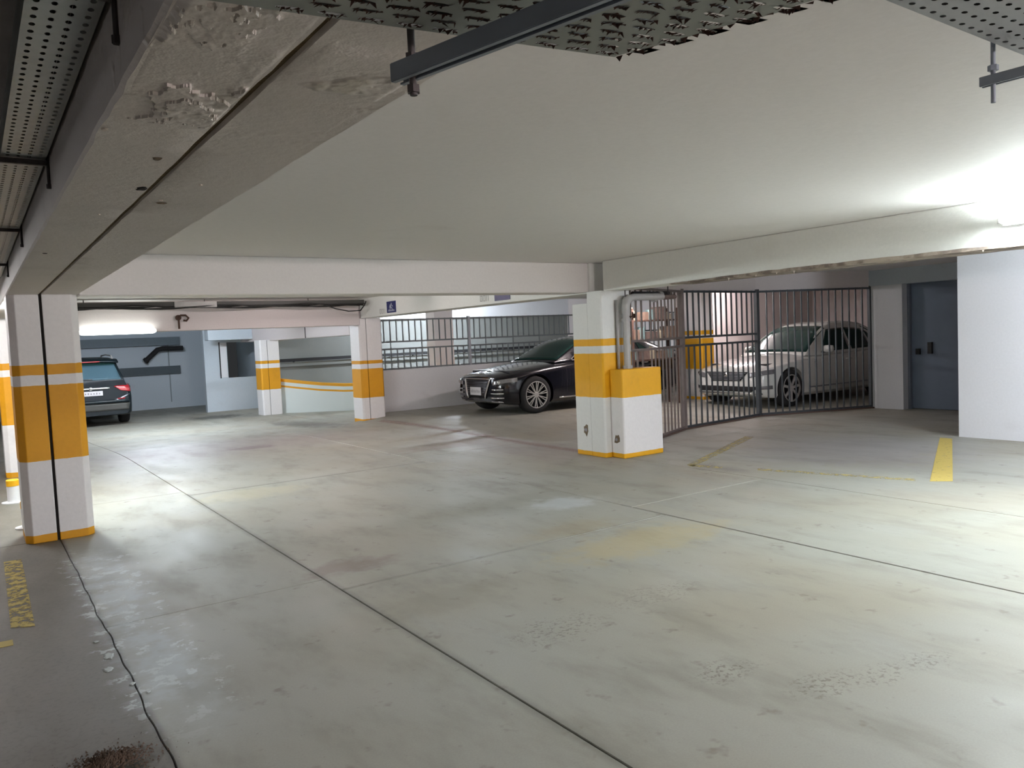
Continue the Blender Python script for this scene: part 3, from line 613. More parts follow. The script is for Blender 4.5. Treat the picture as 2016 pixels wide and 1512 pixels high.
# brown clutter behind the fence: a rusty rack with stored odds and ends
rk = tag(empty('storage_rack', (10.9, 11.55, .05)), 'rusty storage rack behind the bar fence beside the pipe column', 'rack')
for (x, y) in ((0, 0), (1.3, 0), (0, .3), (1.3, .3)): m = MB(); m.bar((x, y, 0), (x, y, 2.0), .05); m.build('upright', M['rust'], rk)
for z in (.95, 1.35, 1.75): m = MB(); m.box(0, 0, z-.015, 1.3, .3, z+.015); m.build('shelf', M['rust'], rk)
kinds = [('paint_can', 'net_teal'), ('storage_box', 'card'), ('canister', 'beige'), ('storage_box', 'pipe_brown')]
i = 0
for zi, (z, zn) in enumerate(((.95, 'lowest'), (1.35, 'second'), (1.75, 'third'))):
    for k in range(5):
        nm, mt = kinds[(k*3+zi) % 4]; x = 10.9+.13+.255*k; y = 11.55+.15; zz = .05+z+.016; w = .10; hh = .16+.05*((k+zi) % 3)
        m = MB()
        if nm == 'storage_box': m.box(-w, -.13, 0, w, .13, hh); m.box(-w*.98, -.132, hh*.6, w*.98, -.13, hh*.66)
        elif nm == 'paint_can': m.lathe([(0, 0), (.08, 0), (.08, hh-.01), (.085, hh-.01), (.085, hh), (.07, hh), (.07, hh-.008), (0, hh-.008)], (0, 0, 0), 'z', 16)
        else: m.lathe([(0, 0), (.075, 0), (.08, .02), (.08, hh*.65), (.03, hh*.85), (.03, hh), (0, hh)], (0, 0, 0), 'z', 16)
        o = m.build(nm, M[mt], fix=True); o.location = (x, y, zz)
        tag(o, '%s %s on the %s shelf of the rusty rack, %s from left' % ({'net_teal': 'teal', 'card': 'brown cardboard', 'beige': 'beige', 'pipe_brown': 'dark brown'}[mt], nm.replace('_', ' '), zn, ['first', 'second', 'third', 'fourth', 'fifth'][k]), 'box' if nm == 'storage_box' else 'can', 'things stored on the rusty rack')
for i, (x, y, r, mt, lab) in enumerate([(13.72, 12.45, .06, 'pipe_white', 'white vertical pipe behind the bar fence beside the yellow banded column'), (13.95, 12.45, .05, 'pipe_brown', 'brown vertical pipe behind the bar fence next to the white pipe'), (14.3, 12.5, .055, 'pipe', 'grey vertical pipe behind the bar fence on the pinkish wall')]):
    p = tag(empty('wall_pipe', (x, y, .02)), lab, 'pipe'); m = MB(); m.tube([(0, 0, 0 if i else 1.05), (0, 0, 2.45)], r, 12); m.build('pipe_run', M[mt], p, smooth=True, angle=50)
    for z in (1.2, 1.9): m = MB(); m.lathe([(r, -.03), (r*1.45, -.03), (r*1.45, .03), (r, .03)], (0, 0, z), 'z', 12); m.build('coupling', M[mt], p)
# ------------------------------------------------------------------ perforated trays overhead
def holes(mb, P, u, v, nu, nv, pu, pv, hu, hv, stagger=False, seg=8, skip=()):
    """sheet of nu x nv cells at P spanned by unit u, v with an oval hole in each cell; staggered by half a cell in every other row"""
    P = Vector(P); u = Vector(u); v = Vector(v)
    for j in range(nv):
        off = .5 if (stagger and j % 2) else 0
        for i in range(nu):
            c = P+u*(pu*(i+.5+off))+v*(pv*(j+.5))
            out = []; inn = []
            for k in range(seg):
                a = 2*math.pi*(k+.5)/seg; ca, sa = math.cos(a), math.sin(a); s = max(abs(ca), abs(sa))
                out.append(c+u*(ca/s*pu/2)+v*(sa/s*pv/2)); inn.append(c+u*(ca*hu)+v*(sa*hv))
            # square corners: push diagonal-ish points out
            mb.add(out+inn, [(k, (k+1) % seg, seg+(k+1) % seg, seg+k) for k in range(seg)])
            # corner triangles
            for sx, sy in ((1, 1), (-1, 1), (-1, -1), (1, -1)):
                q = c+u*(sx*pu/2)+v*(sy*pv/2); ns = sorted(range(seg), key=lambda k: (out[k]-q).length)[:2]
                mb.add([out[ns[0]], q, out[ns[1]]], [(0, 1, 2)])
        if off:
            a = P+v*(pv*j); mb.add([a, a+u*(pu*.5), a+u*(pu*.5)+v*pv, a+v*pv], [(0, 1, 2, 3)])
def cables(label, pts_list, r):
    o = Vector(pts_list[0][0]); root = tag(empty('cable_bundle', o), label, 'cables')
    for pts in pts_list:
        m = MB(); m.tube([Vector(p)-o for p in pts], r, 6); m.build('cable', M['cable'], root, smooth=True)
def strut(root, a, b, mat, s=.0205):
    """slotted C channel hung under a tray"""
    a = Vector(a); b = Vector(b); d = (b-a).normalized(); x = d.cross(Vector((0, 0, 1))).normalized(); z = Vector((0, 0, 1)); t = .003
    m = MB()
    for (p, w, h) in ((x*-s, t, 2*s), (x*s, t, 2*s), (z*s, 2*s, t), (x*-(s*.7)-z*s, s*.6, t), (x*(s*.7)-z*s, s*.6, t)): m.bar(a+p, b+p, w, h)
    m.build('strut_channel', M[mat], root)
# left long galvanised tray beside the beam
t = tag(empty('perforated_tray', (.145, -1, 2.315)), 'long galvanised perforated cable tray hugging the left side of the flaking beam', 'cable tray')
m = MB(); holes(m, (0, 0, 0), (1, 0, 0), (0, 1, 0), 4, 205, .0325, .045, .0065, .0105, seg=8); m.build('tray_floor', M['steel'], t, fix=True)
for x in (-.004, .13): m = MB(); m.box(x, 0, 0, x+.004, 9.2, .07); m.build('side_rail', M['steel'], t)
for y in (2.74, 4.33, 6.12, 8.0):
    m = MB(); m.bar((-.05, y, -.012), (.135, y, -.012), .018, .018); m.tube([(.14, y, .05), (.14, y, -.01), (.139, y, -.10)], .0055, 8); m.lathe([(0, -.008), (.009, -.008), (.009, .008), (0, .008)], (.139, y, -.095), 'z', 6); m.build('hanger_bracket', M['rod'], t)
m = MB(); m.tube([(.137, 2.74, .2), (.137, 2.74, .05)], .0055, 8); m.build('hanger_rod', M['rod'], t)
cables('added black cables darkening the holes of the galvanised tray beside the flaking beam', [[(.165+.027*k, -1+9.2*j/12, 2.335+.004*((j+k) % 2)) for j in range(13)] for k in range(4)], .0125)  # cables added so the tray holes read dark from below
cables('thick black cables hung left of the galvanised tray under the ceiling', [[(-.42+.075*k, -1.2+12*j/10, 2.345+.01*math.sin(j+k)) for j in range(11)] for k in range(7)], .036)
# grey slotted tray overhead with rusty burrs
A = Vector((.375, 1.130, 2.08)); Bc = Vector((.967, 1.042, 2.08)); u = (Bc-A).normalized(); v = (Vector((1.063, .761, 2.08))-Bc).normalized(); LN = (Bc-A).length
t = tag(empty('perforated_tray', A), 'grey slotted cable tray with ragged rusty burrs hanging overhead', 'cable tray')
pu, pv = .0595, .031; nu = int(LN/pu); nv = 26
m = MB(); holes(m, (0, 0, 0), u, v, nu, nv, pu, pv, .021, .0055, stagger=True, seg=8)
o = Vector((0, 0, 0)); e1 = u*(pu*nu); 
for j in range(nv):
    w0 = pu*nu+(.5*pu if j % 2 else 0); a = v*(pv*j)+u*w0; b = v*(pv*j)+u*(LN+random.uniform(-.006, .006)); m.add([a, b, b+v*pv, a+v*pv], [(0, 1, 2, 3)])
tf = m.build('tray_floor', M['tray_grey'], t, fix=True)
m = MB(); z = Vector((0, 0, .05)); m.add([o, u*LN, u*LN+z, z], [(0, 1, 2, 3)]); mm = m.build('side_rail', M['tray_grey'], t); sm = mm.modifiers.new('s', 'SOLIDIFY'); sm.thickness = .002
m = MB()
for j in range(nv):
    off = .5 if j % 2 else 0
    for i in range(nu):
        c = u*(pu*(i+.5+off))+v*(pv*(j+.5))+Vector((0, 0, -.0005))
        n = 11
        base = [c+u*(-.019+.038*k/n)+v*random.uniform(-.005, .005) for k in range(n+1)]
        for k in range(n):
            hgt = random.uniform(.0005, .003) if random.random() < .85 else random.uniform(.004, .009)
            q = (base[k]+base[k+1])/2+Vector((0, 0, -hgt))+v*random.uniform(-.010, .010)+u*random.uniform(-.005, .005)
            b2 = base[k+1]+v*random.choice((-1, 1))*random.uniform(.003, .008)
            m.add([base[k], base[k+1], q, b2], [(0, 1, 2), (1, 3, 2), (0, 2, 3)])
for k in range(40):
    a = u*LN+v*(pv*nv*k/40); q = a+u*random.uniform(.003, .012)+v*random.uniform(0, .01)+Vector((0, 0, -random.uniform(0, .008))); m.add([a, a+v*.014, q], [(0, 1, 2)])
bu = m.build('rust_burrs', M['burr'], t); bu['kind'] = 'stuff'
cables('added black cables darkening the slots of the grey tray overhead', [[A+v*(.03+.05*k)+u*(LN*s_)+Vector((0, 0, .030)) for s_ in (-.6, -.1, .4, .93)] for k in range(15)], .0235)  # added cable layer hiding the lit ceiling behind the slots
tl = MB(); tl.add([A-Vector(A), -u*.5, -u*.5+v*(pv*nv), v*(pv*nv)], [(0, 3, 2, 1)]); tl.build('tray_extension', M['tray_grey'], t)
t2 = tag(empty('strut_hanger', (.620, 1.145, 2.035)), 'dark slotted strut on a threaded rod under the burred tray', 'hanger')
strut(t2, (-.012, .03, 0), (.165, -.70, 0), 'strut', .0135)
m = MB(); m.tube([(.0, .0, .105), (.0, .0, -.04)], .0062, 10); m.build('threaded_rod', M['rod'], t2, smooth=True, angle=40)
for z in (.020, -.030): m = MB(); m.lathe([(0, -.006), (.011, -.006), (.011, .006), (0, .006)], (0, 0, z), 'z', 6); m.build('nut', M['rod'], t2)
# pale tray at the right
t = tag(empty('perforated_tray', (1.55, .955, 2.29)), 'pale perforated cable tray entering at the top right corner', 'cable tray')
m = MB(); holes(m, (0, 0, 0), (1, .02, 0), (0, -1, 0), 40, 13, .046, .037, .0095, .0062, stagger=True, seg=8); m.build('tray_floor', M['tray_lilac'], t, fix=True)
m = MB(); m.add([(0, 0, 0), (1.88, .0376, 0), (1.88, .0376, .05), (0, 0, .05)], [(0, 1, 2, 3)]); mm = m.build('side_rail', M['tray_lilac'], t); sm = mm.modifiers.new('s', 'SOLIDIFY'); sm.thickness = .002
cables('added black cables darkening the holes of the pale tray at the top right', [[(1.5+.7*j, .955-.03-.055*k, 2.322) for j in range(4)] for k in range(9)], .027)  # unseen cables added to keep this tray's holes dark
t2 = tag(empty('strut_hanger', (2.275, 1.005, 2.22)), 'dark strut on a threaded rod under the pale tray at the right', 'hanger')
strut(t2, (0, .03, 0), (.03, -.7, 0), 'strut', .011)
m = MB(); m.tube([(.0, .0, .28), (.0, .0, -.06)], .006, 10); m.build('threaded_rod', M['strut'], t2, smooth=True, angle=40)
m = MB(); m.lathe([(0, -.007), (.013, -.007), (.013, .007), (0, .007)], (0, 0, .03), 'z', 6); m.build('nut', M['strut'], t2)
# ------------------------------------------------------------------ floor paint and small things
def line(label, quad, mat='line'):
    c = sum((Vector((x, y, 0)) for x, y in quad), Vector())/4; m = MB()
    b = [(x-c.x, y-c.y, 0) for x, y in quad]; tp = [(x, y, .0025) for x, y, _ in b]
    m.add(b+tp, [(4, 5, 6, 7)]+[(i, (i+1) % 4, 4+(i+1) % 4, 4+i) for i in range(4)])
    o = m.build('parking_line', M[mat]); o.location = (c.x, c.y, zf(c.x, c.y)+.0005); return tag(o, label, 'floor marking', 'yellow parking lines')
line('yellow parking line running to the corner of the white wall block', [(7.66, 3.99), (7.80, 3.84), (10.56, 5.20), (10.56, 5.36)])
line('faint yellow cross line along the parking bays at the right', [(7.10, 5.60), (7.18, 5.66), (7.69, 4.14), (7.61, 4.08)], 'line_faint')
line('faded yellow parking line by the foot of the bar fence', [(6.82, 6.28), (6.86, 6.42), (9.2, 7.46), (9.22, 7.32)], 'line_faint')
line('short faint yellow line joining the two fading parking lines', [(6.80, 6.34), (6.90, 6.40), (7.02, 6.02), (6.94, 5.98)], 'line_faint')
line('broken yellow line left of the expansion joint in the foreground', [(.09, 5.5), (.21, 5.45), (.23, 7.35), (.11, 7.35)], 'line_worn')
line('scrap of yellow paint at the left edge of the foreground', [(-.30, 5.20), (-.30, 5.30), (.09, 5.27), (.09, 5.17)])
def bollard(label, x, y, h_):
    b = tag(empty('parking_post', (x, y, 0)), label, 'post'); m = MB(); m.lathe([(0, 0), (.12, 0), (.12, .01), (.07, .014), (.062, .014), (.062, h_*.72)], (0, 0, 0), 'z', 18); m.build('post_body', M['pipe_white'], b, smooth=True, angle=40)
    m = MB(); m.lathe([(.062, h_*.72), (.064, h_*.72), (.064, h_-.01), (.055, h_), (0, h_)], (0, 0, 0), 'z', 18); m.build('post_cap', simple('yellow_cap_%d' % len(bpy.data.objects), YELLOW, .5), b, smooth=True, angle=40)
bollard('short white post with yellow top behind the near left column', .30, 10.35, .26)
bollard('short post almost hidden by the near left column', .36, 8.70, .26)
m = MB()
for i in range(1300):
    a = random.random()*2*math.pi; r = abs(random.gauss(0, .12)); x, y = .33+math.cos(a)*r*.9, 3.38+math.sin(a)*r*.75; s = random.uniform(.002, .009)*(1.2-min(1, r*2.2)); z = max(0, .03-.12*r)
    m.add([(x-s, y-s, z-.002), (x+s, y-s*.6, z-.002), (x+s*.4, y+s, z-.002), (x, y, z+s*.8)], [(0, 1, 3), (1, 2, 3), (2, 0, 3), (0, 2, 1)])
d = tag(m.build('dirt_heap', M['dirt']), 'heap of crumbly brown dirt beside the expansion joint in the foreground', 'dirt'); d['kind'] = 'stuff'
for i, (x, y, r, sx, sy) in enumerate([(.50, 4.62, .030, 1, 1.8), (.47, 4.42, .026, 1.1, 1.6), (.54, 4.15, .016, 1, 1.2), (.585, 4.0, .013, 1, 1), (.47, 4.9, .015, 1.2, 1)]):
    m = MB(); blob(m, (0, 0, 0), r, 'z', 70+i, .003, 13, (sx, sy)); o = m.build('mineral_flake', simple('mineral_white_%d' % i, (.55, .60, .60), .9)); o.location = (x, y, .001); tag(o, ['largest pale mineral flake by the expansion joint', 'pale mineral flake just nearer than the largest one', 'small pale flake by the joint near the dirt heap', 'smallest pale flake nearest the dirt heap', 'pale flake by the joint farthest from the dirt heap'][i], 'flake', 'mineral flakes by the joint')

# ------------------------------------------------------------------ cars (front towards local -X, origin on the ground below the middle)
def interp(tab, x):
    if x <= tab[0][0]: return tab[0][1]
    for (a, va), (b, vb) in zip(tab[:-1], tab[1:]):
        if x <= b: t = (x-a)/(b-a); t = t*t*(3-2*t) if False else t; return va+(vb-va)*t
    return tab[-1][1]
def smooth_tab(tab):
    """Catmull-Rom style evaluation"""
    xs = [t[0] for t in tab]; ys = [t[1] for t in tab]
    def f(x):
        if x <= xs[0]: return ys[0]
        if x >= xs[-1]: return ys[-1]
        i = max(k for k in range(len(xs)-1) if xs[k] <= x); h = xs[i+1]-xs[i]; t = (x-xs[i])/h
        m0 = (ys[i+1]-ys[i-1])/(xs[i+1]-xs[i-1]) if i > 0 else (ys[1]-ys[0])/h
        m1 = (ys[i+2]-ys[i])/(xs[i+2]-xs[i]) if i+2 < len(xs) else (ys[i+1]-ys[i])/h
        if (ys[i+1]-ys[i]) == 0: m0 = m1 = 0
        return (2*t**3-3*t*t+1)*ys[i]+(t**3-2*t*t+t)*h*m0+(-2*t**3+3*t*t)*ys[i+1]+(t**3-t*t)*h*m1
    return f
def loft(sections):
    sections = [list(r)+[r[0]] for r in sections]; m = MB(); m.grid(sections); n = len(sections[0]); k = len(sections)
    m.f += [tuple(range(n-1)), tuple(range((k-1)*n+n-2, (k-1)*n-1, -1))]
    return m
def eval_mesh(o):
    dg = bpy.context.evaluated_depsgraph_get(); return bpy.data.meshes.new_from_object(o.evaluated_get(dg), depsgraph=dg)
def car(S):
    L, Wd = S['L'], S['W']/2; root = tag(empty('parked_car', S['loc'], S['rz']), S['label'], 'car'); X0 = -L/2
    top = smooth_tab(S['top']); bot = smooth_tab(S['bot']); wid = smooth_tab(S['wid']); sh = smooth_tab(S['shoulder'])
    xs = sorted(set([0, .02, .06, .12, .2, .3]+[L*i/40 for i in range(1, 40)]+[L-.3, L-.2, L-.12, L-.06, L-.02, L]))
    lean = S.get('lean', .10)
    secs = []
    for x in xs:
        w = Wd*wid(x); zt = top(x); zb = bot(x); zs = min(sh(x), zt-.015); zm = zb+(zs-zb)*.55; half = []
        half.append((w*.80, zb)); half.append((w*.93, zb+.015)); half.append((w*.985, zb+.07))
        half.append((w*.995, zb+(zs-zb)*.30)); half.append((w*1.0, zm)); half.append((w*.992, zm+(zs-zm)*.45)); half.append((w*.985, zs-.06)); half.append((w*.965, zs-.018)); half.append((w*.93, zs))
        for t in (.84, .7, .5, .25): half.append((w*t, zs+(zt-zs)*(1-(t/.93)**2)))
        half.append((0, zt))
        def sx(z):
            q = x
            fr = max(0, 1-x/.9); q += fr*lean*((z-.45)/.4)**2*(1 if z > .45 else .8)
            br = max(0, 1-(L-x)/.8); q -= br*S.get('rlean', .08)*((z-.55)/.45)**2
            return q
        ring = [(X0+sx(z), -y, z) for y, z in half]+[(X0+sx(z), y, z) for y, z in reversed(half[:-1])]
        secs.append(ring)
    body = loft(secs).build('body', S['paint'], None, fix=True)
    # wheel arches
    for wx in S['axles']:
        cut = MB(); pg = [(X0+wx+S['arch']*math.cos(.07+2*math.pi*k/44), S['wr']+.007+S['arch']*math.sin(.07+2*math.pi*k/44)) for k in range(44)]
        cut.add([(a_, -1.31, b_) for a_, b_ in pg]+[(a_, 1.27, b_) for a_, b_ in pg], [tuple(range(44)), tuple(range(87, 43, -1))]+[(k, 44+k, 44+(k+1) % 44, (k+1) % 44) for k in range(44)])
        co = cut.build('arch_cutter', M['plastic'], None, fix=True)
        bm_ = body.modifiers.new('b', 'BOOLEAN'); bm_.object = co; bm_.operation = 'DIFFERENCE'; bm_.solver = 'EXACT'
        me = eval_mesh(body); body.modifiers.clear(); body.data = me; bpy.data.objects.remove(co, do_unlink=True)
    for p_ in body.data.polygons: p_.use_smooth = True
    body.data.set_sharp_from_angle(angle=math.radians(38)); body.parent = root; body.name = 'body'
    # inner liner so that the arches are dark and closed
    m = MB(); m.box(X0+.35, -Wd*.72, bot(L/2)+.03, X0+L-.35, Wd*.72, S['belt']-.12); m.build('underbody', M['plastic'], root)
    # greenhouse
    g0, g1 = S['green'][0][0], S['green'][-1][0]; gt = smooth_tab(S['green']); gs = []
    n = 44
    for i in range(n+1):
        x = g0+(g1-g0)*i/n; zt = gt(x); zb = min(top(x), S['belt']+.03)-.05; wb = Wd*S['gw']*(1-.06*((x-(g0+g1)/2)/((g1-g0)/2))**4)
        hh = max(.004, zt-S['belt']); wt = wb-hh*S['tumble']; cr = min(.05, hh*.12); half = [(wb, zb), (wb, min(S['belt'], zt-.003))]
        for t in (.3, .6, .82): half.append((wb+(wt-wb)*t-.0, S['belt']+(zt-cr-S['belt'])*t))
        e = wt
        half += [(e, zt-cr), (e-cr*.35, zt-cr*.55), (e-cr*1.0, zt-cr*.22)]
        for t in (.75, .5, .25): half.append((e*t*.93, zt-cr*.22*(t)**2*.6+ .012*(1-t*t)))
        half.append((0, zt+.012))
        gs.append([(X0+x, -y, z) for y, z in half]+[(X0+x, y, z) for y, z in reversed(half[:-1])])
    gm = loft(gs); cab = gm.build('cabin', S['paint'], root, smooth=True, angle=40, fix=True)
    bvh_b = BVHTree.FromPolygons([v.co.copy() for v in body.data.vertices], [tuple(p.vertices) for p in body.data.polygons])
    bvh_c = BVHTree.FromPolygons([Vector(v) for v in gm.v], gm.f)
    def cast(bvh, p, d):
        h = bvh.ray_cast(Vector(p), Vector(d)); return h[0], h[1]
    def patch(name, mat, bvh, corners, d, off=.005, nu=10, nv=6, parent=root, th=0, bul=None):
        """four corners (in order round the patch) projected along d on to the shell"""
        d = Vector(d).normalized(); c = [Vector(p) for p in corners]; rows = []
        for i in range(nv+1):
            row = []
            for j in range(nu+1):
                u_, v_ = j/nu, i/nv; p = c[0]*(1-u_)*(1-v_)+c[1]*u_*(1-v_)+c[2]*u_*v_+c[3]*(1-u_)*v_
                h, nrm = cast(bvh, p-d*7, d)
                if h is not None and abs(d.x) > .9 and abs(h.x) < L/2-.5: h = None
                row.append(h-d*off if h is not None else None)
            rows.append(row)
        m = MB(); idx = {}
        for i, r in enumerate(rows):
            for j, p in enumerate(r):
                if p is not None: idx[i, j] = len(m.v); m.v.append(tuple(p))
        for i in range(nv):
            for j in range(nu):
                q = [(i, j), (i, j+1), (i+1, j+1), (i+1, j)]
                if all(k in idx for k in q): m.f.append(tuple(idx[k] for k in q))
        if not m.f: return None
        o = m.build(name, mat, parent, smooth=True)
        s = o.modifiers.new('s', 'SOLIDIFY'); s.thickness = th or off*1.5; s.offset = 0
        return o
    S['_'] = dict(root=root, X0=X0, L=L, W=Wd, body=bvh_b, cab=bvh_c, patch=patch, cast=cast, top=top)
    # wheels
    spoke_me = None
    for wx in S['axles']:
        for sd in (-1, 1):
            wy = sd*(Wd-.13); r = S['wr']; wl = MB(); cx = (X0+wx, wy, r)
            wl.lathe([(r*.66, -.105*sd), (r*.93, -.11*sd), (r*.985, -.09*sd), (r, -.05*sd), (r, .05*sd), (r*.985, .09*sd), (r*.93, .115*sd), (r*.74, .118*sd), (r*.70, .105*sd), (r*.66, .0)], cx, 'y', 36)
            tyre = wl.build('wheel', M['tyre'], root, smooth=True, angle=50)
            rm = MB(); R1 = r*.735
            rm.lathe([(R1, .112*sd), (R1*.94, .112*sd), (R1*.92, .07*sd), (R1*.9, -.02*sd), (0, -.02*sd)], cx, 'y', 36)
            rim = rm.build('rim', M['alloy'] if False else M['grille'], tyre, smooth=True, angle=40)
            sp = MB(); ns = S['spokes']
            sp.lathe([(R1*1.0, .108*sd), (R1*.985, .122*sd), (R1*.93, .122*sd), (R1*.92, .09*sd)], cx, 'y', 36)
            sp.lathe([(R1*.24, .06*sd), (R1*.23, .10*sd), (R1*.16, .112*sd), (0, .112*sd)], cx, 'y', 18)
            for k in range(ns):
                for q in S['fork']:
                    a = 2*math.pi*(k)/ns+.2; b = a+q
                    p0 = Vector((cx[0]+math.cos(a+q*.2)*R1*.18, cx[1]+.098*sd, cx[2]+math.sin(a+q*.2)*R1*.18)); p1 = Vector((cx[0]+math.cos(b)*R1*.95, cx[1]+.108*sd, cx[2]+math.sin(b)*R1*.95))
                    sp.bar(p0, p1, S['spw'], .022, up=(0, 1, 0))
            sp.build('spokes', M['alloy'], tyre)
    return root, S['_']
def front_y(sd, a): return sd*a
# ---- shared glazing
def glazing(S, K, glassmat):
    root, X0, W_ = K['root'], K['X0'], K['W']; P = K['patch']; b = S['belt']
    ws0, ws1 = S['ws']; rw1, rw0 = S['rw']
    yb, yt = W_*S['gw']*.90, W_*S['gw']*.72
    P('windshield', glassmat, K['cab'], [(X0+ws0+.03, -yb, 0), (X0+ws0+.03, yb, 0), (X0+ws1-.04, yt, 0), (X0+ws1-.04, -yt, 0)], (0, 0, -1), .006, 14, 12)
    P('rear_window', glassmat, K['cab'], [(X0+rw1+.04, -yt, 0), (X0+rw1+.04, yt, 0), (X0+rw0-.04, yb*.97, 0), (X0+rw0-.04, -yb*.97, 0)], (0, 0, -1), .006, 14, 12)
    for sd in (-1, 1):
        for nm, q in S['side_glass']:
            P('side_window', glassmat, K['cab'], [(X0+x, 0, z) for x, z in q], (0, -sd, 0), .005, 12, 8)
        for q in S.get('side_trim', ()):
            P('window_trim', M['chrome'], K['cab'], [(X0+x, 0, z) for x, z in q], (0, -sd, 0), .008, 16, 1)
        for x in S['seams']:
            P('door_seam', M['dark'], K['body'], [(X0+x, 0, .30), (X0+x+.010, 0, .30), (X0+x+.010, 0, b-.03), (X0+x, 0, b-.03)], (0, -sd, 0), .0015, 1, 10)
        for x in S['handles']:
            h, n_ = K['cast'](K['body'], (X0+x, sd*3, S['belt']-.13), (0, -sd, 0))
            if h:
                m = MB(); m.tube([(h.x-.1, h.y, h.z), (h.x-.08, h.y+sd*.025, h.z), (h.x+.08, h.y+sd*.025, h.z), (h.x+.1, h.y, h.z)], .011, 8); m.build('door_handle', M['chrome'] if S.get('chrome_handles', True) else S['paint'], root, smooth=True)
        # mirror
        mx = X0+S['mirror']; m = MB(); my = sd*(W_*S['gw']+.13); mz = b+.10
        rows = []
        for i in range(7):
            a = math.pi*i/6; rows.append([(mx-.07*math.sin(a)+.02+(0), my-sd*0-math.cos(a)*.115, mz+.075*math.sin(a)**.5*math.cos(t)*1.0+.0) if False else (mx+.02-.10*math.sin(a)*max(0, math.sin(t)), my-math.cos(a)*.12, mz+.078*math.cos(t)*(math.sin(a)*.35+.65 if 0 < i < 6 else .1)) for t in [math.pi*k/8 for k in range(9)]])
        m.grid(rows); mo = m.build('mirror', S['paint'], root, smooth=True, fix=True); so = mo.modifiers.new('s', 'SOLIDIFY'); so.thickness = .006
        m = MB(); m.bar((mx+.02, sd*(W_*S['gw']-.03), b+.03), (mx+.02, my, mz-.05), .05, .03); m.build('mirror_arm', M['plastic'], root)
def plate(K, name, x, z, w, h, d, sink=.004):
    """licence plate facing along -d (d = +1 front of car, -1 rear)"""
    g = MB(); g.box(-.006, -w/2, -h/2, .006, w/2, h/2); o = bevel(g.build(name, M['plate'], K['root']), .004); o.location = (x, 0, z)
    m = MB()
    for i in range(7):
        y = -w*.36+w*.12*i; m.box(-.0075 if d > 0 else .0062, y-w*.028, -h*.20, -.0062 if d > 0 else .0075, y+w*.028, h*.18*(.6+.4*((i*7) % 3)/2))
    m.build('characters', M['plate_ink'], o); return o
sedan = dict(
    top=[(0, .755), (.10, .81), (.4, .88), (.9, .945), (1.45, 1.005), (1.8, 1.02), (3.2, 1.06), (4.3, 1.10), (4.9, 1.10), (5.12, 1.06), (5.2, .98)],
    bot=[(0, .27), (.25, .20), (.6, .18), (4.4, .19), (4.9, .25), (5.2, .36)],
    wid=[(0, .68), (.04, .77), (.12, .85), (.28, .925), (.5, .97), (.85, .995), (1.5, 1), (3.9, 1), (4.6, .97), (4.95, .92), (5.1, .86), (5.2, .76)],
    shoulder=[(0, .725), (.2, .775), (.6, .83), (1.2, .905), (1.9, .945), (3.5, .985), (4.6, 1.01), (5.2, .94)],
    green=[(1.38, .97), (1.75, 1.165), (2.1, 1.335), (2.42, 1.43), (2.8, 1.478), (3.2, 1.483), (3.55, 1.455), (3.85, 1.39), (4.2, 1.25), (4.55, 1.09)],
    belt=.975, gw=.885, tumble=.42, ws=(1.42, 2.36), rw=(3.62, 4.5), axles=(.80, 3.93), wr=.365, arch=.405, mirror=1.95,
    side_glass=[('f', [(1.92, 1.01), (2.92, 1.02), (2.92, 1.375), (2.36, 1.355)]), ('r', [(2.99, 1.02), (3.72, 1.03), (3.60, 1.345), (2.99, 1.375)]), ('q', [(3.78, 1.03), (4.12, 1.06), (3.74, 1.29), (3.67, 1.325)])],
    side_trim=[[(1.80, .985), (4.2, 1.0), (4.2, 1.018), (1.80, 1.003)], [(1.80, 1.0), (2.36, 1.37), (2.36, 1.388), (1.78, 1.01)], [(2.36, 1.37), (3.62, 1.36), (3.62, 1.378), (2.36, 1.388)]],
    seams=(1.55, 2.95, 3.95), handles=(2.7, 3.72), spokes=10, fork=(-.10, .10), spw=.016)
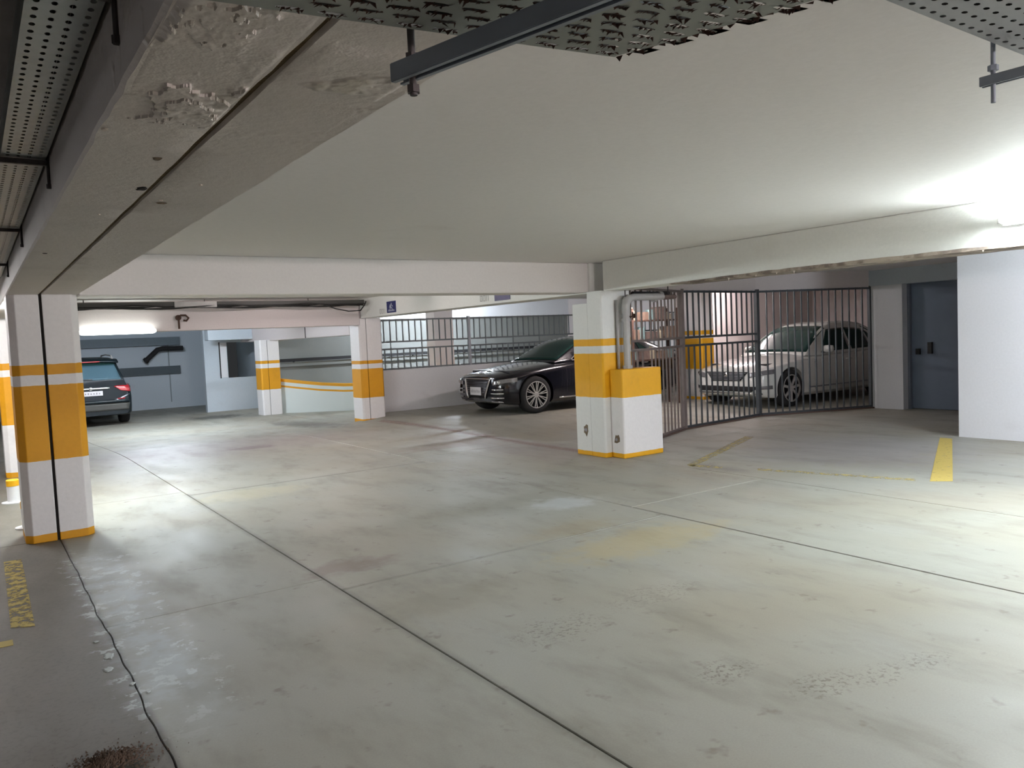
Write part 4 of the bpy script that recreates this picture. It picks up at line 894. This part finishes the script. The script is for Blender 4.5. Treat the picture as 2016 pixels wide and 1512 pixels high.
# ---- black sedan beside the low wall
S = dict(sedan); S.update(L=5.05, W=1.90, loc=(8.30+2.525, 12.38+.95, .076), rz=0, paint=M['black_paint'], label='black sedan with chrome grille parked along the low white wall')
root, K = car(S); glazing(S, K, M['glass']); X0 = K['X0']; P = K['patch']; bd = K['body']
g = P('grille', M['grille'], bd, [(0, -.44, .705), (0, .44, .705), (0, .30, .34), (0, -.30, .34)], (1, 0, 0), .012, 16, 10, th=.02)
for i in range(6):
    t = (i+.5)/6; w = .42-.13*t; z = .69-.27*t; P('grille_slat', M['grille_dim'], bd, [(0, -w, z+.010), (0, w, z+.010), (0, w, z-.010), (0, -w, z-.010)], (1, 0, 0), .020, 14, 1, th=.012)
for sd in (-1, 1):
    P('grille_surround', M['chrome'], bd, [(0, sd*.435, .715), (0, sd*.475, .715), (0, sd*.335, .325), (0, sd*.295, .325)], (1, 0, 0), .018, 2, 10, th=.02)
    hl = P('headlight', M['lens'], bd, [(0, sd*.56, .665), (0, sd*.94, .735), (0, sd*.95, .66), (0, sd*.56, .585)], (1, 0, 0), .008, 14, 5)
    if hl:
        h, n_ = K['cast'](bd, (X0-1, sd*.72, .645), (1, 0, 0)); m = MB(); m.lathe([(0, -.035), (.03, -.033), (.045, -.015), (.045, 0)], (h.x, h.y, h.z), 'x', 14); m.build('projector', M['chrome'], hl, smooth=True)
    for z, y0, y1 in ((.505, .54, .80), (.43, .52, .80), (.345, .52, .80), (.262, .5, .76)):
        P('bumper_blade', M['chrome'], bd, [(0, sd*y0, z+.012), (0, sd*y1, z+.012), (0, sd*y1, z-.010), (0, sd*y0, z-.010)], (1, 0, 0), .010, 8, 1)
    P('sill_trim', M['chrome'], bd, [(X0+1.35, 0, .285), (X0+3.55, 0, .285), (X0+3.55, 0, .255), (X0+1.35, 0, .255)], (0, -sd, 0), .006, 20, 1)
    P('fender_vent', M['chrome'], bd, [(X0+.44, 0, .47), (X0+.56, 0, .42), (X0+.56, 0, .40), (X0+.44, 0, .45)], (0, -sd, 0), .006, 4, 1)
    P('tail_light', M['red_lens'], bd, [(0, sd*.55, .92), (0, sd*.93, .92), (0, sd*.93, .75), (0, sd*.62, .78)], (-1, 0, 0), .008, 8, 4)
P('grille_surround', M['chrome'], bd, [(0, -.45, .72), (0, .45, .72), (0, .44, .70), (0, -.44, .70)], (1, 0, 0), .018, 16, 1, th=.02)
P('hood_emblem', M['chrome'], bd, [(X0+.30, -.10, 0), (X0+.30, .10, 0), (X0+.33, .03, 0), (X0+.33, -.03, 0)], (0, 0, -1), .006, 8, 1)
h, n_ = K['cast'](bd, (X0-1, 0, .45), (1, 0, 0)); plate(K, 'licence_plate', h.x-.035, .47, .40, .16, 1)
# ---- white sedan behind the bar fence
S = dict(sedan); S.update(L=5.16, W=1.90, loc=(12.25+2.58, 9.42+.95, .0), rz=0, paint=M['white_paint'], label='white sedan parked behind the dark bar fence', arch=.40,
    top=[(0, .78), (.10, .835), (.4, .90), (.9, .965), (1.45, 1.02), (1.8, 1.03), (3.2, 1.06), (4.3, 1.10), (4.9, 1.10), (5.12, 1.06), (5.2, .98)], green=[(x+.06, .975+(z-.975)*1.28 if z > .975 else z) for x, z in sedan['green']], ws=(1.50, 2.42), side_glass=[(n_, [(x+.04, .975+(z-.975)*1.28) for x, z in q]) for n_, q in sedan['side_glass']], side_trim=[], chrome_handles=False, spokes=7, fork=(0,), spw=.05)
root, K = car(S); glazing(S, K, M['glass']); X0 = K['X0']; P = K['patch']; bd = K['body']
P('grille', M['grille'], bd, [(0, -.50, .715), (0, .50, .715), (0, .34, .54), (0, -.34, .54)], (1, 0, 0), .010, 16, 6, th=.02)
for i in range(5):
    t = (i+.5)/5; w = .48-.15*t; z = .705-.155*t; P('grille_slat', M['grille_light'], bd, [(0, -w, z+.008), (0, w, z+.008), (0, w, z-.010), (0, -w, z-.010)], (1, 0, 0), .018, 14, 1, th=.012)
m = MB(); h, n_ = K['cast'](bd, (X0-1, 0, .66), (1, 0, 0)); m.lathe([(0, -.03), (.04, -.028), (.05, -.01), (.05, 0)], (h.x-.01, 0, .66), 'x', 14); m.build('grille_emblem', M['chrome'], root, smooth=True)
P('lower_intake', M['dark'], bd, [(0, -.80, .44), (0, .80, .44), (0, .62, .34), (0, -.62, .34)], (1, 0, 0), .008, 18, 4)
P('bumper_chrome', M['chrome'], bd, [(0, -.78, .315), (0, .78, .315), (0, .78, .285), (0, -.78, .285)], (1, 0, 0), .012, 18, 1)
for sd in (-1, 1):
    hl = P('headlight', M['lens'], bd, [(0, sd*.52, .69), (0, sd*.93, .765), (0, sd*.945, .68), (0, sd*.55, .60)], (1, 0, 0), .008, 14, 5)
    h, n_ = K['cast'](bd, (X0-1, sd*.74, .69), (1, 0, 0)); m = MB(); m.lathe([(0, -.03), (.03, -.028), (.04, -.012), (.04, 0)], (h.x, h.y, h.z), 'x', 14); m.build('projector', M['chrome'], hl, smooth=True)
    P('fog_light', M['lens'], bd, [(0, sd*.74, .44), (0, sd*.88, .45), (0, sd*.88, .38), (0, sd*.74, .38)], (1, 0, 0), .012, 6, 3)
    P('sill_trim', M['grille_light'], bd, [(X0+1.35, 0, .36), (X0+3.55, 0, .36), (X0+3.55, 0, .335), (X0+1.35, 0, .335)], (0, -sd, 0), .006, 20, 1)
    P('tail_light', M['red_lens'], bd, [(0, sd*.55, .92), (0, sd*.93, .92), (0, sd*.93, .75), (0, sd*.62, .78)], (-1, 0, 0), .008, 8, 4)
# ---- dark SUV seen from behind
S = dict(top=[(0, .80), (.3, .93), (1.1, 1.05), (1.6, 1.08), (4.4, 1.10), (4.72, 1.08), (4.84, 1.02)], bot=[(0, .30), (.4, .23), (4.2, .24), (4.6, .25), (4.84, .29)],
    wid=[(0, .74), (.1, .85), (.3, .93), (.7, .985), (1.2, 1), (3.9, 1), (4.4, .985), (4.65, .955), (4.76, .925), (4.84, .86)], shoulder=[(0, .74), (.5, .9), (1.4, 1.0), (3.0, 1.03), (4.4, 1.05), (4.84, 1.0)],
    green=[(1.15, 1.03), (1.7, 1.35), (2.1, 1.58), (2.5, 1.69), (3.2, 1.735), (3.9, 1.72), (4.3, 1.685), (4.52, 1.60), (4.66, 1.40), (4.78, 1.16)], belt=1.03, gw=.885, tumble=.32,
    ws=(1.2, 2.2), rw=(4.40, 4.76), axles=(.95, 3.75), wr=.37, arch=.42, mirror=1.75, lean=.08, rlean=.06,
    side_glass=[('f', [(1.85, 1.07), (2.7, 1.08), (2.7, 1.58), (2.25, 1.54)]), ('r', [(2.77, 1.08), (3.65, 1.09), (3.65, 1.58), (2.77, 1.58)]), ('q', [(3.72, 1.09), (4.40, 1.12), (4.22, 1.54), (3.72, 1.58)])],
    side_trim=[], seams=(1.5, 2.73, 3.70), handles=(2.55, 3.5), spokes=6, fork=(0,), spw=.05)
S.update(L=4.84, W=1.945, loc=(2.42, 21.9+2.42, -.20), rz=math.radians(-90), paint=M['suv_paint'], label='dark teal SUV with a red tail light half behind the near left column')
root, K = car(S); glazing(S, K, M['glass']); X0 = K['X0']; P = K['patch']; bd = K['body']; cb = K['cab']; XR = X0+4.84
P('tailgate_glass', M['glass_suv'], cb, [(0, -.80, 1.17), (0, .80, 1.17), (0, .66, 1.54), (0, -.66, 1.54)], (-1, 0, 0), .008, 16, 8)
sp = MB(); sp.grid([[(XR-.62, y, 1.715-.02*(y/.6)**2), (XR-.40, y, 1.70-.02*(y/.6)**2), (XR-.20, y, 1.655-.03*(y/.6)**2), (XR-.205, y, 1.62-.03*(y/.6)**2), (XR-.36, y, 1.60-.02*(y/.6)**2)] for y in [-.68+1.36*i/14 for i in range(15)]])
so = sp.build('roof_spoiler', M['suv_paint'], root, smooth=True); q = so.modifiers.new('s', 'SOLIDIFY'); q.thickness = .012
m = MB(); m.box(XR-.203, -.26, 1.618, XR-.192, .26, 1.643); m.build('brake_light', M['red_lens'], so)
for sd in (-1, 1):
    m = MB(); m.tube([(X0+2.0, sd*.62, 1.68), (X0+2.1, sd*.62, 1.77), (X0+3.0, sd*.61, 1.795), (X0+4.1, sd*.60, 1.765), (X0+4.25, sd*.60, 1.69)], .018, 8); m.build('roof_rail', M['pipe'], root, smooth=True)
    P('tail_light', M['red_lens'], bd, [(0, sd*.52, 1.00), (0, sd*.90, 1.055), (0, sd*.91, .84), (0, sd*.66, .89)], (-1, 0, 0), .014, 10, 6)
    P('bumper_crease', M['grille_light'], bd, [(0, sd*.5, .655), (0, sd*.86, .80), (0, sd*.86, .77), (0, sd*.5, .60)], (-1, 0, 0), .006, 8, 2)
    P('reflector', M['red_lens'], bd, [(0, sd*.58, .70), (0, sd*.75, .705), (0, sd*.75, .675), (0, sd*.58, .67)], (-1, 0, 0), .006, 4, 1)
P('chrome_strip', M['chrome'], bd, [(0, -.42, .985), (0, .42, .985), (0, .42, .945), (0, -.42, .945)], (-1, 0, 0), .016, 14, 2)
P('bumper_step', M['suv_paint'], bd, [(0, -.84, .66), (0, .84, .66), (0, .84, .59), (0, -.84, .59)], (-1, 0, 0), .03, 16, 2, th=.05)
P('lower_bumper', M['grey_plastic'], bd, [(0, -.86, .575), (0, .86, .575), (0, .82, .40), (0, -.82, .40)], (-1, 0, 0), .010, 16, 4)
h, n_ = K['cast'](bd, (XR+1, 0, .86), (-1, 0, 0)); plate(K, 'licence_plate', h.x+.014, .845, .52, .115, -1)
m = MB(); m.lathe([(0, .02), (.035, .018), (.05, .004), (.05, 0)], (h.x+.004, 0, .965), 'x', 14); m.build('emblem', M['chrome'], root, smooth=True)
m = MB(); h, n_ = K['cast'](cb, (XR+1, 0, 1.19), (-1, 0, 0)); m.bar((h.x+.03, .05, 1.19), (h.x+.03, -.42, 1.205), .02, .025); m.build('wiper', M['plastic'], root)
